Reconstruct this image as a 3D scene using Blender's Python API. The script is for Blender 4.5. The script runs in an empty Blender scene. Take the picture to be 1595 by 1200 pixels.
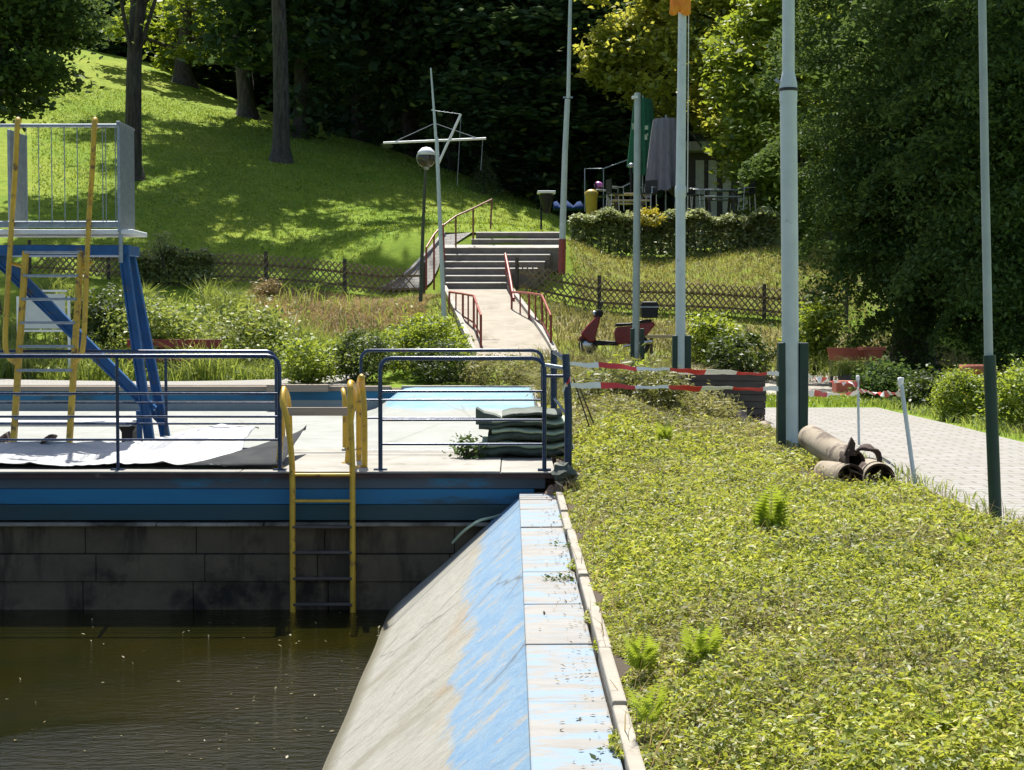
import bpy, math, random
import numpy as np
from mathutils import Vector, Matrix
R = math.radians
sc = bpy.context.scene
COL = sc.collection

# ------------------------------------------------------------------ camera, sky, sun, exposure
CZ, FPX, HZ = 1.36, 2400.0, 500.0
PITCH = math.atan((600 - HZ) / FPX)
cam = bpy.data.cameras.new('camera'); co = bpy.data.objects.new('camera', cam); COL.objects.link(co)
co.location = (0, 0, CZ); co.rotation_euler = (R(90) - PITCH, 0, 0)
cam.sensor_width = 36; cam.lens = FPX / 1595 * 36; cam.clip_start = .1; cam.clip_end = 1000
sc.camera = co
SUN_AZ, SUN_EL = R(-7), R(60)
SD = Vector((math.sin(SUN_AZ) * math.cos(SUN_EL), math.cos(SUN_AZ) * math.cos(SUN_EL), math.sin(SUN_EL)))
w = bpy.data.worlds.new('World'); sc.world = w; w.use_nodes = True
nt = w.node_tree; bg = nt.nodes['Background']
sky = nt.nodes.new('ShaderNodeTexSky'); sky.sky_type = 'NISHITA'; sky.sun_disc = False
sky.sun_elevation = SUN_EL; sky.sun_rotation = SUN_AZ; sky.dust_density = 2.0
nt.links.new(sky.outputs[0], bg.inputs[0]); bg.inputs[1].default_value = 0.095
sl = bpy.data.lights.new('sun', 'SUN'); sl.energy = 5.0; sl.angle = R(.5); sl.color = (1, .95, .86)
so = bpy.data.objects.new('sun', sl); COL.objects.link(so); so.location = (0, 0, 60)
so.rotation_euler = (-SD).to_track_quat('-Z', 'Y').to_euler()
sc.view_settings.view_transform = 'Standard'; sc.view_settings.look = 'None'
sc.view_settings.exposure = 0.95; sc.view_settings.gamma = 1
sc.cycles.max_bounces = 7; sc.cycles.transparent_max_bounces = 8
sc.cycles.sample_clamp_indirect = 6

# ------------------------------------------------------------------ pixel <-> world helpers
_cp, _sp = math.cos(PITCH), math.sin(PITCH)
def ray(px, py):
    u, v = (px - 797.5) / FPX, (600 - py) / FPX
    return Vector((u, _cp + v * _sp, -_sp + v * _cp))
def at(px, py, Y):
    d = ray(px, py); s = Y / d.y
    return Vector((d.x * s, Y, CZ + d.z * s))
def gz(px, py, z=0.0):
    d = ray(px, py); s = (z - CZ) / d.z
    return Vector((d.x * s, d.y * s, z))
def sstep(a, b, x):
    t = np.clip((x - a) / (b - a), 0, 1); return t * t * (3 - 2 * t)

# ------------------------------------------------------------------ materials
def _n(nt, t, **k):
    n = nt.nodes.new(t)
    for a, b in k.items(): setattr(n, a, b)
    return n
def rgba(c): return (c[0], c[1], c[2], 1)
def ramp(nt, fac, a, b, ca=(0, 0, 0), cb=(1, 1, 1)):
    r = _n(nt, 'ShaderNodeValToRGB'); r.color_ramp.elements[0].position = a; r.color_ramp.elements[1].position = b
    r.color_ramp.elements[0].color = rgba(ca); r.color_ramp.elements[1].color = rgba(cb)
    nt.links.new(fac, r.inputs[0]); return r.outputs[0]
def mix(nt, fac, a, b, mode='MIX'):
    m = _n(nt, 'ShaderNodeMix', data_type='RGBA', blend_type=mode)
    for s, v in ((m.inputs[0], fac), (m.inputs[6], a), (m.inputs[7], b)):
        if hasattr(v, 'links') or hasattr(v, 'is_linked'): nt.links.new(v, s)
        elif isinstance(v, (int, float)): s.default_value = v
        else: s.default_value = rgba(v)
    return m.outputs[2]
def noise(nt, vec, scale, detail=6, rough=.6, stretch=None):
    if stretch:
        mp = _n(nt, 'ShaderNodeMapping'); mp.inputs['Scale'].default_value = stretch
        nt.links.new(vec, mp.inputs[0]); vec = mp.outputs[0]
    t = _n(nt, 'ShaderNodeTexNoise'); t.inputs['Scale'].default_value = scale
    t.inputs['Detail'].default_value = detail; t.inputs['Roughness'].default_value = rough
    nt.links.new(vec, t.inputs['Vector']); return t.outputs[0]
def base(name):
    m = bpy.data.materials.new(name); m.use_nodes = True
    nt = m.node_tree; p = nt.nodes['Principled BSDF']
    tc = _n(nt, 'ShaderNodeTexCoord')
    return m, nt, p, tc.outputs['Object']
def bump(nt, p, h, s=.3, d=.02):
    b = _n(nt, 'ShaderNodeBump'); b.inputs['Strength'].default_value = s; b.inputs['Distance'].default_value = d
    nt.links.new(h, b.inputs['Height']); nt.links.new(b.outputs[0], p.inputs['Normal'])
def pm(name, c1, c2=None, scale=4, rough=.6, metal=0, bmp=0, bd=.01, bscale=30, c3=None, s3=1.5, t3=.6, stretch=None, spec=.5):
    m, nt, p, v = base(name)
    c2 = c2 or tuple(x * .75 for x in c1)
    c = mix(nt, ramp(nt, noise(nt, v, scale, stretch=stretch), .35, .65), c1, c2)
    if c3: c = mix(nt, ramp(nt, noise(nt, v, s3, 8, .7, stretch), t3 - .04, t3 + .06), c, c3)
    nt.links.new(c, p.inputs['Base Color'])
    rr = _n(nt, 'ShaderNodeMapRange'); rr.inputs[3].default_value = rough - .1; rr.inputs[4].default_value = min(1, rough + .12)
    nt.links.new(noise(nt, v, scale * 2), rr.inputs[0]); nt.links.new(rr.outputs[0], p.inputs['Roughness'])
    p.inputs['Metallic'].default_value = metal; p.inputs['Specular IOR Level'].default_value = spec
    if bmp: bump(nt, p, noise(nt, v, bscale, 8, .65), bmp, bd)
    return m
def leaf(name, ca, cb, ct=None, tr=.45, cc=None, gl=.05):
    """thin leaf: diffuse + translucent + slight gloss, colour varies from leaf to leaf"""
    m = bpy.data.materials.new(name); m.use_nodes = True; nt = m.node_tree
    nt.nodes.remove(nt.nodes['Principled BSDF']); out = nt.nodes['Material Output']
    g = _n(nt, 'ShaderNodeNewGeometry')
    rp = _n(nt, 'ShaderNodeValToRGB'); e = rp.color_ramp.elements
    e[0].color = rgba(ca); e[1].color = rgba(cb)
    if cc: x = e.new(.86); x.color = rgba(cb); e[-1].color = rgba(cc)
    nt.links.new(g.outputs['Random Per Island'], rp.inputs[0])
    tcn = _n(nt, 'ShaderNodeTexCoord')
    big = ramp(nt, noise(nt, tcn.outputs['Object'], .9, 3), .3, .7, (.6, .66, .6), (1.3, 1.25, 1.0))
    col = mix(nt, 1.0, rp.outputs[0], big, 'MULTIPLY')
    ct = ct or tuple(x * 1.8 for x in cb)
    tcol = mix(nt, .55, col, ct)
    d = _n(nt, 'ShaderNodeBsdfDiffuse'); t = _n(nt, 'ShaderNodeBsdfTranslucent'); gls = _n(nt, 'ShaderNodeBsdfGlossy')
    gls.inputs['Roughness'].default_value = .5
    nt.links.new(col, d.inputs[0]); nt.links.new(tcol, t.inputs[0])
    a = _n(nt, 'ShaderNodeMixShader'); a.inputs[0].default_value = tr
    nt.links.new(d.outputs[0], a.inputs[1]); nt.links.new(t.outputs[0], a.inputs[2])
    b = _n(nt, 'ShaderNodeMixShader'); b.inputs[0].default_value = gl
    nt.links.new(a.outputs[0], b.inputs[1]); nt.links.new(gls.outputs[0], b.inputs[2])
    nt.links.new(b.outputs[0], out.inputs[0]); return m

M = {}
M['blue_rail'] = pm('blue_rail_paint', (.008, .022, .065), (.012, .04, .10), 9, .26, .2, .1, .004, 60, (.12, .07, .045), 8, .63)
M['yellow'] = pm('yellow_paint', (.60, .38, .03), (.48, .29, .025), 7, .42, .1, .1, .004, 60, (.14, .07, .03), 9, .585)
M['tower_blue'] = pm('tower_blue_paint', (.012, .105, .30), (.008, .075, .22), 5, .45, .1, .1, .004, 60, (.10, .10, .11), 7, .60)
M['galv'] = pm('galvanised_steel', (.30, .34, .38), (.22, .26, .30), 14, .42, .6, .05)
M['white_paint'] = pm('white_paint', (.75, .76, .75), (.62, .65, .65), 5, .45, 0, .05, c3=(.35, .30, .24), s3=3, t3=.72)
M['pole_white'] = pm('pale_pole_paint', (.52, .59, .59), (.43, .50, .50), 3, .5, 0, .15, .004, 60, (.33, .33, .31), 7, .66)
M['pole_dull'] = pm('dull_pole_paint', (.36, .42, .40), (.28, .34, .33), 3, .5, 0, .1, .004, 60, (.2, .18, .15), 6, .68)
M['green_steel'] = pm('dark_green_steel', (.010, .032, .024), (.016, .045, .032), 6, .5, .2, .1, .004, 50, (.10, .08, .06), 9, .72)
M['red_rail'] = pm('red_oxide_paint', (.30, .05, .035), (.22, .05, .04), 6, .45, .1, .1, .004, 50, (.2, .12, .08), 7, .66)
M['brown_rail'] = pm('brown_rail_paint', (.22, .09, .045), (.16, .06, .035), 6, .45, .1)
M['fence_wood'] = pm('fence_laths', (.30, .23, .14), (.19, .145, .09), 3, .85, 0, .5, .01, 22)
M['dark_wood'] = pm('weathered_dark_wood', (.055, .045, .038), (.09, .075, .062), 3, .8, 0, .5, .01, 22, stretch=(1, 1, 6))
M['plank'] = pm('grey_plank', (.30, .25, .19), (.22, .18, .14), 2, .8, 0, .4, .006, 18, stretch=(.6, 6, 6))
M['red_wood'] = pm('red_stained_wood', (.25, .025, .022), (.17, .02, .02), 4, .6, 0, .3, .006, 20)
M['concrete'] = pm('sunlit_concrete', (.30, .29, .26), (.225, .215, .185), 1.6, .85, 0, .35, .008, 25, (.15, .14, .115), 1.5, .60)
M['dark_concrete'] = None
M['ledge'] = pm('patchy_ledge_concrete', (.30, .28, .23), (.07, .06, .048), 2.2, .85, 0, .5, .01, 25, (.02, .018, .015), 1.5, .55)
M['curb'] = pm('kerb_concrete', (.34, .31, .26), (.26, .24, .20), 3, .9, 0, .5, .01, 25, (.15, .12, .09), 4, .64)
M['dark_edge'] = pm('dark_slab_edge', (.085, .05, .048), (.05, .03, .032), 2.5, .8, 0, .3, .008, 20, (.18, .15, .13), 3, .66)
M['blue_wall'] = pm('pool_blue_wall', (.008, .155, .30), (.007, .11, .23), 1.2, .6, 0, .2, .006, 25, (.018, .06, .085), 1.0, .58, (.5, 1, 2.5))
M['grey_blue_wall'] = pm('faded_blue_wall', (.075, .10, .125), (.06, .08, .10), 1.0, .7, 0, .2, .006, 25, (.015, .19, .34), 1.1, .56, (.5, 1, 1.6))
M['teal_wall'] = pm('stained_teal_wall', (.008, .055, .075), (.018, .04, .04), 1.1, .65, 0, .2, .006, 25, (.015, .03, .03), 1.2, .58, (.4, 1, 2))
M['basin_white'] = pm('pale_basin_paint', (.62, .66, .64), (.52, .56, .53), 1.0, .75, 0, .3, .006, 20, (.40, .38, .32), 1.2, .62)
M['basin_grey'] = pm('basin_grey_concrete', (.30, .34, .34), (.24, .28, .28), 1.2, .8, 0, .3, .006, 20, (.15, .15, .13), 1.5, .66)
M['tarp_white'] = pm('white_tarp', (.33, .345, .36), (.27, .285, .30), 2.2, .5, 0, .5, .02, 7, (.30, .28, .24), 1.6, .62)
M['tarp_grey'] = pm('grey_tarp', (.05, .052, .055), (.035, .037, .04), 3, .88, 0, .3, .01, 8, spec=.08)
M['tarp_green'] = pm('green_canvas', (.06, .085, .065), (.035, .05, .04), 3, .7, 0, .4, .01, 14)
M['tarp_pale'] = pm('pale_green_canvas', (.40, .50, .36), (.30, .38, .27), 3, .7, 0, .3, .01, 14)  # on the mats this paler tone stands for sunlight on their tops
M['rubber'] = pm('black_rubber', (.012, .012, .012), (.02, .02, .02), 9, .6)
M['black'] = pm('black_plastic', (.010, .010, .012), (.016, .016, .019), 9, .5, spec=.25)
M['red_gloss'] = pm('red_scooter_paint', (.19, .006, .014), (.14, .005, .010), 4, .25)
M['chrome'] = pm('dull_chrome', (.55, .55, .55), (.4, .4, .4), 9, .25, .9)
M['clay'] = pm('old_clay_pipe', (.30, .255, .19), (.23, .185, .13), 3, .85, 0, .5, .01, 18, (.09, .065, .05), 3.6, .53)
M['pipe_dark'] = pm('dark_brown_pipe', (.035, .022, .018), (.06, .035, .025), 5, .85, 0, .5, .01, 20)
M['terracotta'] = pm('terracotta', (.40, .11, .06), (.30, .08, .05), 5, .8, 0, .2, .005, 20)
M['bark'] = pm('dark_bark', (.022, .018, .014), (.075, .06, .046), 3, .95, 0, 1.0, .08, 5, (.03, .04, .018), 1.2, .58, stretch=(3, 3, .5))
M['bark_grey'] = pm('grey_bark', (.10, .085, .07), (.03, .025, .02), 3, .95, 0, 1.0, .08, 5, (.03, .05, .02), 1, .6, stretch=(3, 3, .6))
M['red'] = pm('red_tape', (.62, .03, .025), (.5, .025, .02), 5, .45)
M['white'] = pm('white_tape', (.8, .8, .78), (.72, .72, .70), 5, .45)
M['yellow_bin'] = pm('yellow_plastic', (.42, .30, .02), (.34, .24, .02), 4, .5)
M['grey_cloth'] = pm('grey_canvas', (.22, .205, .25), (.15, .14, .175), 6, .85, 0, .4, .02, 10, stretch=(4, 4, .4))
M['green_cloth'] = pm('green_canvas_cloth', (.008, .11, .055), (.006, .08, .04), 5, .8, 0, .3, .02, 9)
M['orange_cloth'] = pm('orange_flag_cloth', (.75, .17, .015), (.70, .30, .02), 6, .7)
M['blue_cloth'] = pm('blue_tarp', (.012, .04, .14), (.010, .03, .10), 4, .85, spec=.1)
M['pink'] = pm('pink_plastic', (.62, .22, .55), (.55, .16, .48), 4, .3)
M['pale_wood'] = pm('pale_bench_wood', (.46, .38, .27), (.36, .29, .20), 3, .7, 0, .3, .005, 18)
M['hut_wall'] = pm('dark_timber_wall', (.06, .052, .045), (.045, .038, .034), 3, .8, 0, .3)
M['hut_panel'] = pm('grey_green_panel', (.42, .42, .38), (.34, .35, .32), 3, .7)
M['roof_felt'] = pm('grey_roof_felt', (.36, .35, .33), (.28, .27, .26), 3, .8)
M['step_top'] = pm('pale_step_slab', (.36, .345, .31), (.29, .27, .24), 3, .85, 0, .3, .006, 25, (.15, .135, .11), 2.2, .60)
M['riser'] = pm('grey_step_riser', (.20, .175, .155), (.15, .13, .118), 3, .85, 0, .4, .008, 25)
M['ramp_top'] = pm('pale_ramp_concrete', (.30, .27, .215), (.24, .21, .165), 1.4, .85, 0, .3, .008, 20, (.17, .145, .11), 1.6, .60)
M['soil'] = pm('dry_soil', (.06, .042, .026), (.04, .03, .018), 2, .95, 0, .8, .03, 8)
M['rock'] = pm('brown_stone', (.20, .13, .09), (.12, .08, .06), 5, .9, 0, .6, .02, 12)
M['glass_globe'] = pm('grey_globe_glass', (.035, .03, .03), (.05, .045, .045), 6, .12)
M['board_white'] = pm('white_board', (.55, .58, .58), (.48, .51, .52), 3, .5)
M['yard'] = pm('pale_yard_gravel', (.33, .305, .26), (.28, .255, .21), 2.5, .9, 0, .5, .01, 30)

# leaves
L = {}
L['cover'] = leaf('ground_cover_leaf', (.05, .10, .010), (.38, .43, .055), (.60, .62, .07), .45, (.66, .56, .30), .035)
L['cover_b'] = leaf('ground_cover_olive_leaf', (.09, .10, .035), (.27, .26, .10), (.40, .38, .11), .38, (.36, .29, .18), .035)
L['fern'] = leaf('fern_leaf', (.13, .20, .014), (.30, .38, .03), (.46, .55, .05), .45)
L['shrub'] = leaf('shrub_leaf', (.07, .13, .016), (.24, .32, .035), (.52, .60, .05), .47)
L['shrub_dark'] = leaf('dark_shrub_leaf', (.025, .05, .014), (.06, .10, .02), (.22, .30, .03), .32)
L['weed'] = leaf('weed_leaf', (.09, .15, .03), (.25, .31, .06), (.46, .52, .09), .42, (.36, .34, .18))
L['dry'] = leaf('dry_grass_leaf', (.26, .19, .09), (.42, .31, .16), (.46, .35, .16), .35)
L['lawn'] = leaf('lawn_blade', (.10, .18, .012), (.26, .34, .03), (.42, .50, .045), .3, (.40, .36, .14))
L['variegated'] = leaf('variegated_leaf', (.08, .11, .04), (.32, .37, .17), (.44, .48, .20), .38, (.58, .60, .38))
L['maple'] = leaf('maple_leaf', (.13, .18, .02), (.36, .38, .06), (.80, .76, .10), .52)
L['tree'] = leaf('tree_leaf', (.03, .058, .016), (.07, .11, .024), (.18, .24, .03), .34)
L['dark'] = leaf('dark_tree_leaf', (.030, .064, .022), (.10, .165, .05), (.20, .28, .06), .34, gl=.015)
L['forest'] = leaf('forest_leaf', (.026, .058, .034), (.075, .135, .062), (.16, .23, .07), .3, (.30, .36, .13), gl=.02)  # lightest leaf colour paints in scattered sunlit highlights
L['fir'] = leaf('fir_needles', (.05, .075, .03), (.12, .15, .06), (.2, .24, .08), .3)

# special materials --------------------------------------------------
def m_slope():
    m, nt, p, v = base('pool_slope_paint')
    s = _n(nt, 'ShaderNodeSeparateXYZ'); nt.links.new(v, s.inputs[0])
    # ragged lower border of the blue paint, which survives on the top quarter
    nz = noise(nt, v, 1.3, 9, .72, (1.4, .8, 1.4))
    a = _n(nt, 'ShaderNodeMath', operation='MULTIPLY_ADD'); a.inputs[1].default_value = .46; nt.links.new(nz, a.inputs[0]); nt.links.new(s.outputs[2], a.inputs[2])
    blue = ramp(nt, _mr(nt, a.outputs[0], -.40, -.16), .30, .50)
    streak = noise(nt, v, 2.4, 9, .78, (2.2, 3.2, 2.2)); grit = noise(nt, v, 14, 8, .75, (1.5, 2.5, 1.5))
    grey = mix(nt, ramp(nt, streak, .35, .68), (.255, .25, .21), (.35, .345, .30))
    grey = mix(nt, ramp(nt, noise(nt, v, .9, 8, .7, (1, 1.6, 1)), .52, .70), grey, (.20, .185, .135))
    grey = mix(nt, ramp(nt, grit, .58, .74), grey, (.165, .155, .125))
    blu = mix(nt, ramp(nt, streak, .38, .62), (.125, .245, .39), (.20, .30, .39))
    blu = mix(nt, ramp(nt, noise(nt, v, 2.6, 10, .8, (1.6, 2.2, 1.6)), .535, .585), blu, (.30, .30, .275))
    blu = mix(nt, ramp(nt, grit, .60, .68), blu, (.27, .265, .24))
    # chipped remnants of blue lower down and a brown stained seam below the paint
    chips = ramp(nt, noise(nt, v, 5.5, 9, .75, (1.2, 2.4, 1.2)), .66, .69)
    near = ramp(nt, _mr(nt, s.outputs[2], -.95, -.45), .1, .9)
    mm = _n(nt, 'ShaderNodeMath', operation='MULTIPLY'); nt.links.new(chips, mm.inputs[0]); nt.links.new(near, mm.inputs[1])
    grey = mix(nt, _mul(nt, mm.outputs[0], .7), grey, (.18, .26, .33))
    seam = ramp(nt, _mr(nt, a.outputs[0], -.50, -.30), .35, .6)
    st = _n(nt, 'ShaderNodeMath', operation='MULTIPLY'); nt.links.new(seam, st.inputs[0]); nt.links.new(ramp(nt, noise(nt, v, 1.7, 7, .7), .48, .66), st.inputs[1])
    grey = mix(nt, _mul(nt, st.outputs[0], .55), grey, (.30, .21, .12))
    c = mix(nt, blue, grey, blu)
    # irregular hairline cracks
    vo = _n(nt, 'ShaderNodeTexVoronoi', feature='DISTANCE_TO_EDGE'); vo.inputs['Scale'].default_value = 1.0
    mp = _n(nt, 'ShaderNodeMapping'); mp.inputs['Scale'].default_value = (.55, .95, .55); mp.inputs['Rotation'].default_value = (0, 0, .25)
    dst = _n(nt, 'ShaderNodeVectorMath', operation='MULTIPLY_ADD'); dst.inputs[1].default_value = (.35, .35, .35)
    nzc = _n(nt, 'ShaderNodeTexNoise'); nzc.inputs['Scale'].default_value = 2.2; nzc.inputs['Detail'].default_value = 6; nt.links.new(v, nzc.inputs['Vector'])
    nt.links.new(nzc.outputs[1], dst.inputs[0]); nt.links.new(v, dst.inputs[2]); nt.links.new(dst.outputs[0], mp.inputs[0]); nt.links.new(mp.outputs[0], vo.inputs[0])
    cr = ramp(nt, vo.outputs[0], .003, .010, (1, 1, 1), (0, 0, 0))
    ck = _n(nt, 'ShaderNodeMath', operation='MULTIPLY'); nt.links.new(cr, ck.inputs[0]); nt.links.new(ramp(nt, noise(nt, v, 1.1, 4), .4, .6), ck.inputs[1])
    c = mix(nt, _mul(nt, ck.outputs[0], .8), c, (.09, .085, .075))
    wet = ramp(nt, _mr(nt, s.outputs[2], -1.27, -1.12), .25, .8)
    c = mix(nt, wet, (.13, .12, .075), c)
    nt.links.new(c, p.inputs['Base Color']); p.inputs['Roughness'].default_value = .85
    bump(nt, p, noise(nt, v, 8, 10, .75, (1.3, 2.6, 1.3)), .7, .03)
    return m
def _mr(nt, f, a, b):
    n = _n(nt, 'ShaderNodeMapRange'); n.inputs[1].default_value = a; n.inputs[2].default_value = b
    nt.links.new(f, n.inputs[0]); return n.outputs[0]
def _mul(nt, f, k):
    n = _n(nt, 'ShaderNodeMath', operation='MULTIPLY'); nt.links.new(f, n.inputs[0]); n.inputs[1].default_value = k; return n.outputs[0]
M['slope'] = m_slope()
def m_wall():
    m, nt, p, v = base('wet_dark_concrete'); s = _n(nt, 'ShaderNodeSeparateXYZ'); nt.links.new(v, s.inputs[0])
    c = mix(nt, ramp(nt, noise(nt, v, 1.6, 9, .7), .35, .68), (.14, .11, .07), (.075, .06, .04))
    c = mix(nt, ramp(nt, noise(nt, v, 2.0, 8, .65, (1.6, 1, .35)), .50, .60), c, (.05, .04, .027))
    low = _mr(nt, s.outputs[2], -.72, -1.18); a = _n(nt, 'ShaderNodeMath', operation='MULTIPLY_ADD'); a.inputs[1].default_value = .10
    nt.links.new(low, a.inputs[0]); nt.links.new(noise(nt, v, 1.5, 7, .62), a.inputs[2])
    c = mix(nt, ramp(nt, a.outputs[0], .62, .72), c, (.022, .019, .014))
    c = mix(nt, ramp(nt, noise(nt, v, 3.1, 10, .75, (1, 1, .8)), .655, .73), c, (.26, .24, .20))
    nt.links.new(c, p.inputs['Base Color']); p.inputs['Roughness'].default_value = .8; p.inputs['Specular IOR Level'].default_value = .25
    bump(nt, p, noise(nt, v, 16, 9, .7), .5, .015); return m
M['dark_concrete'] = m_wall()
def m_coping():
    m, nt, p, v = base('coping_slab_paint')
    g = _n(nt, 'ShaderNodeNewGeometry')
    c = mix(nt, ramp(nt, noise(nt, v, 2.6, 8, .7, (1, 3, 1)), .40, .62), (.255, .25, .235), (.21, .20, .185))
    c = mix(nt, ramp(nt, noise(nt, v, 2.1, 10, .78, (.8, 2.4, 1)), .485, .55), c, (.185, .26, .33))
    c = mix(nt, ramp(nt, noise(nt, v, 3.3, 8, .8), .62, .70), c, (.30, .24, .19))
    nt.links.new(c, p.inputs['Base Color']); p.inputs['Roughness'].default_value = .85
    bump(nt, p, noise(nt, v, 22, 9, .7), .35, .01); return m
M['coping'] = m_coping()
def m_water():
    m, nt, p, v = base('murky_pool_water')
    c = mix(nt, ramp(nt, noise(nt, v, .35, 3), .35, .65), (.0075, .0085, .001), (.015, .0125, .001))
    nt.links.new(c, p.inputs['Base Color']); p.inputs['Roughness'].default_value = .045; p.inputs['IOR'].default_value = 1.33
    h1 = noise(nt, v, 7, 4, .6, (1, 2.2, 1)); h2 = noise(nt, v, 26, 3, .6, (1, 1.8, 1))
    ad = _n(nt, 'ShaderNodeMath', operation='MULTIPLY_ADD'); ad.inputs[1].default_value = .35
    nt.links.new(h2, ad.inputs[0]); nt.links.new(h1, ad.inputs[2])
    # patches of ruffled water between calm ones
    k = ramp(nt, noise(nt, v, .55, 3), .42, .62, (.25, .25, .25), (1, 1, 1))
    mu = _n(nt, 'ShaderNodeMath', operation='MULTIPLY'); nt.links.new(ad.outputs[0], mu.inputs[0])
    sx = _n(nt, 'ShaderNodeSeparateXYZ'); nt.links.new(v, sx.inputs[0]); ed = _n(nt, 'ShaderNodeMath', operation='MULTIPLY_ADD')   # lively ripples thrown back by the sloping wall
    ed.inputs[1].default_value = 3.2; nt.links.new(_mr(nt, sx.outputs[0], -2.7, -1.3), ed.inputs[0]); dp = _n(nt, 'ShaderNodeVectorMath', operation='DISTANCE'); dp.inputs[1].default_value = (-2.45, 9.0, -1.26); nt.links.new(v, dp.inputs[0])
    wp = _n(nt, 'ShaderNodeMath', operation='MULTIPLY_ADD'); wp.inputs[1].default_value = 11; nt.links.new(_mr(nt, dp.outputs['Value'], 1.05, .35), wp.inputs[0]); nt.links.new(k, wp.inputs[2])   # a gust ruffles this patch
    nt.links.new(wp.outputs[0], ed.inputs[2]); nt.links.new(ed.outputs[0], mu.inputs[1])
    bump(nt, p, mu.outputs[0], .22, .04); return m
M['water'] = m_water()
def m_path():
    m, nt, p, v = base('path_pavers')
    b = _n(nt, 'ShaderNodeTexBrick'); b.inputs['Scale'].default_value = 1
    b.inputs['Brick Width'].default_value = .31; b.inputs['Row Height'].default_value = .16; b.inputs['Mortar Size'].default_value = .012
    b.inputs['Color1'].default_value = (.28, .27, .255, 1); b.inputs['Color2'].default_value = (.24, .23, .215, 1); b.inputs['Mortar'].default_value = (.12, .11, .09, 1)
    b.inputs['Mortar Smooth'].default_value = .3
    nt.links.new(v, b.inputs[0])
    c = mix(nt, ramp(nt, noise(nt, v, 2.3, 9, .75), .40, .75), b.outputs[0], (.20, .19, .155))
    nt.links.new(c, p.inputs['Base Color']); p.inputs['Roughness'].default_value = .85
    inv = _n(nt, 'ShaderNodeMath', operation='SUBTRACT'); inv.inputs[0].default_value = 1; nt.links.new(b.outputs[1], inv.inputs[1])
    bump(nt, p, inv.outputs[0], .6, .012); return m
M['path'] = m_path()
def m_ground():
    m, nt, p, v = base('meadow_ground')
    at_ = _n(nt, 'ShaderNodeAttribute', attribute_name='dry')
    big = noise(nt, v, .16, 6, .65); fine = noise(nt, v, 2.6, 8, .8); vf = noise(nt, v, 9, 6, .8)
    lawn = mix(nt, ramp(nt, big, .35, .65), (.14, .24, .018), (.27, .31, .04))
    lawn = mix(nt, ramp(nt, fine, .42, .72), lawn, (.09, .165, .016))
    lawn = mix(nt, ramp(nt, vf, .55, .75), lawn, (.24, .26, .07))
    dry = mix(nt, ramp(nt, fine, .35, .65), (.26, .20, .10), (.17, .13, .06))
    k = _n(nt, 'ShaderNodeMath', operation='MULTIPLY_ADD'); k.inputs[1].default_value = .8; k.inputs[2].default_value = -.4
    nt.links.new(fine, k.inputs[0])
    a = _n(nt, 'ShaderNodeMath', operation='ADD'); nt.links.new(k.outputs[0], a.inputs[0]); nt.links.new(at_.outputs['Fac'], a.inputs[1])
    c = mix(nt, ramp(nt, a.outputs[0], .4, .6), lawn, dry)
    nt.links.new(c, p.inputs['Base Color']); p.inputs['Roughness'].default_value = .95; p.inputs['Specular IOR Level'].default_value = .1
    bump(nt, p, noise(nt, v, 5, 8, .8), .7, .08); return m
M['ground'] = m_ground()

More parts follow.
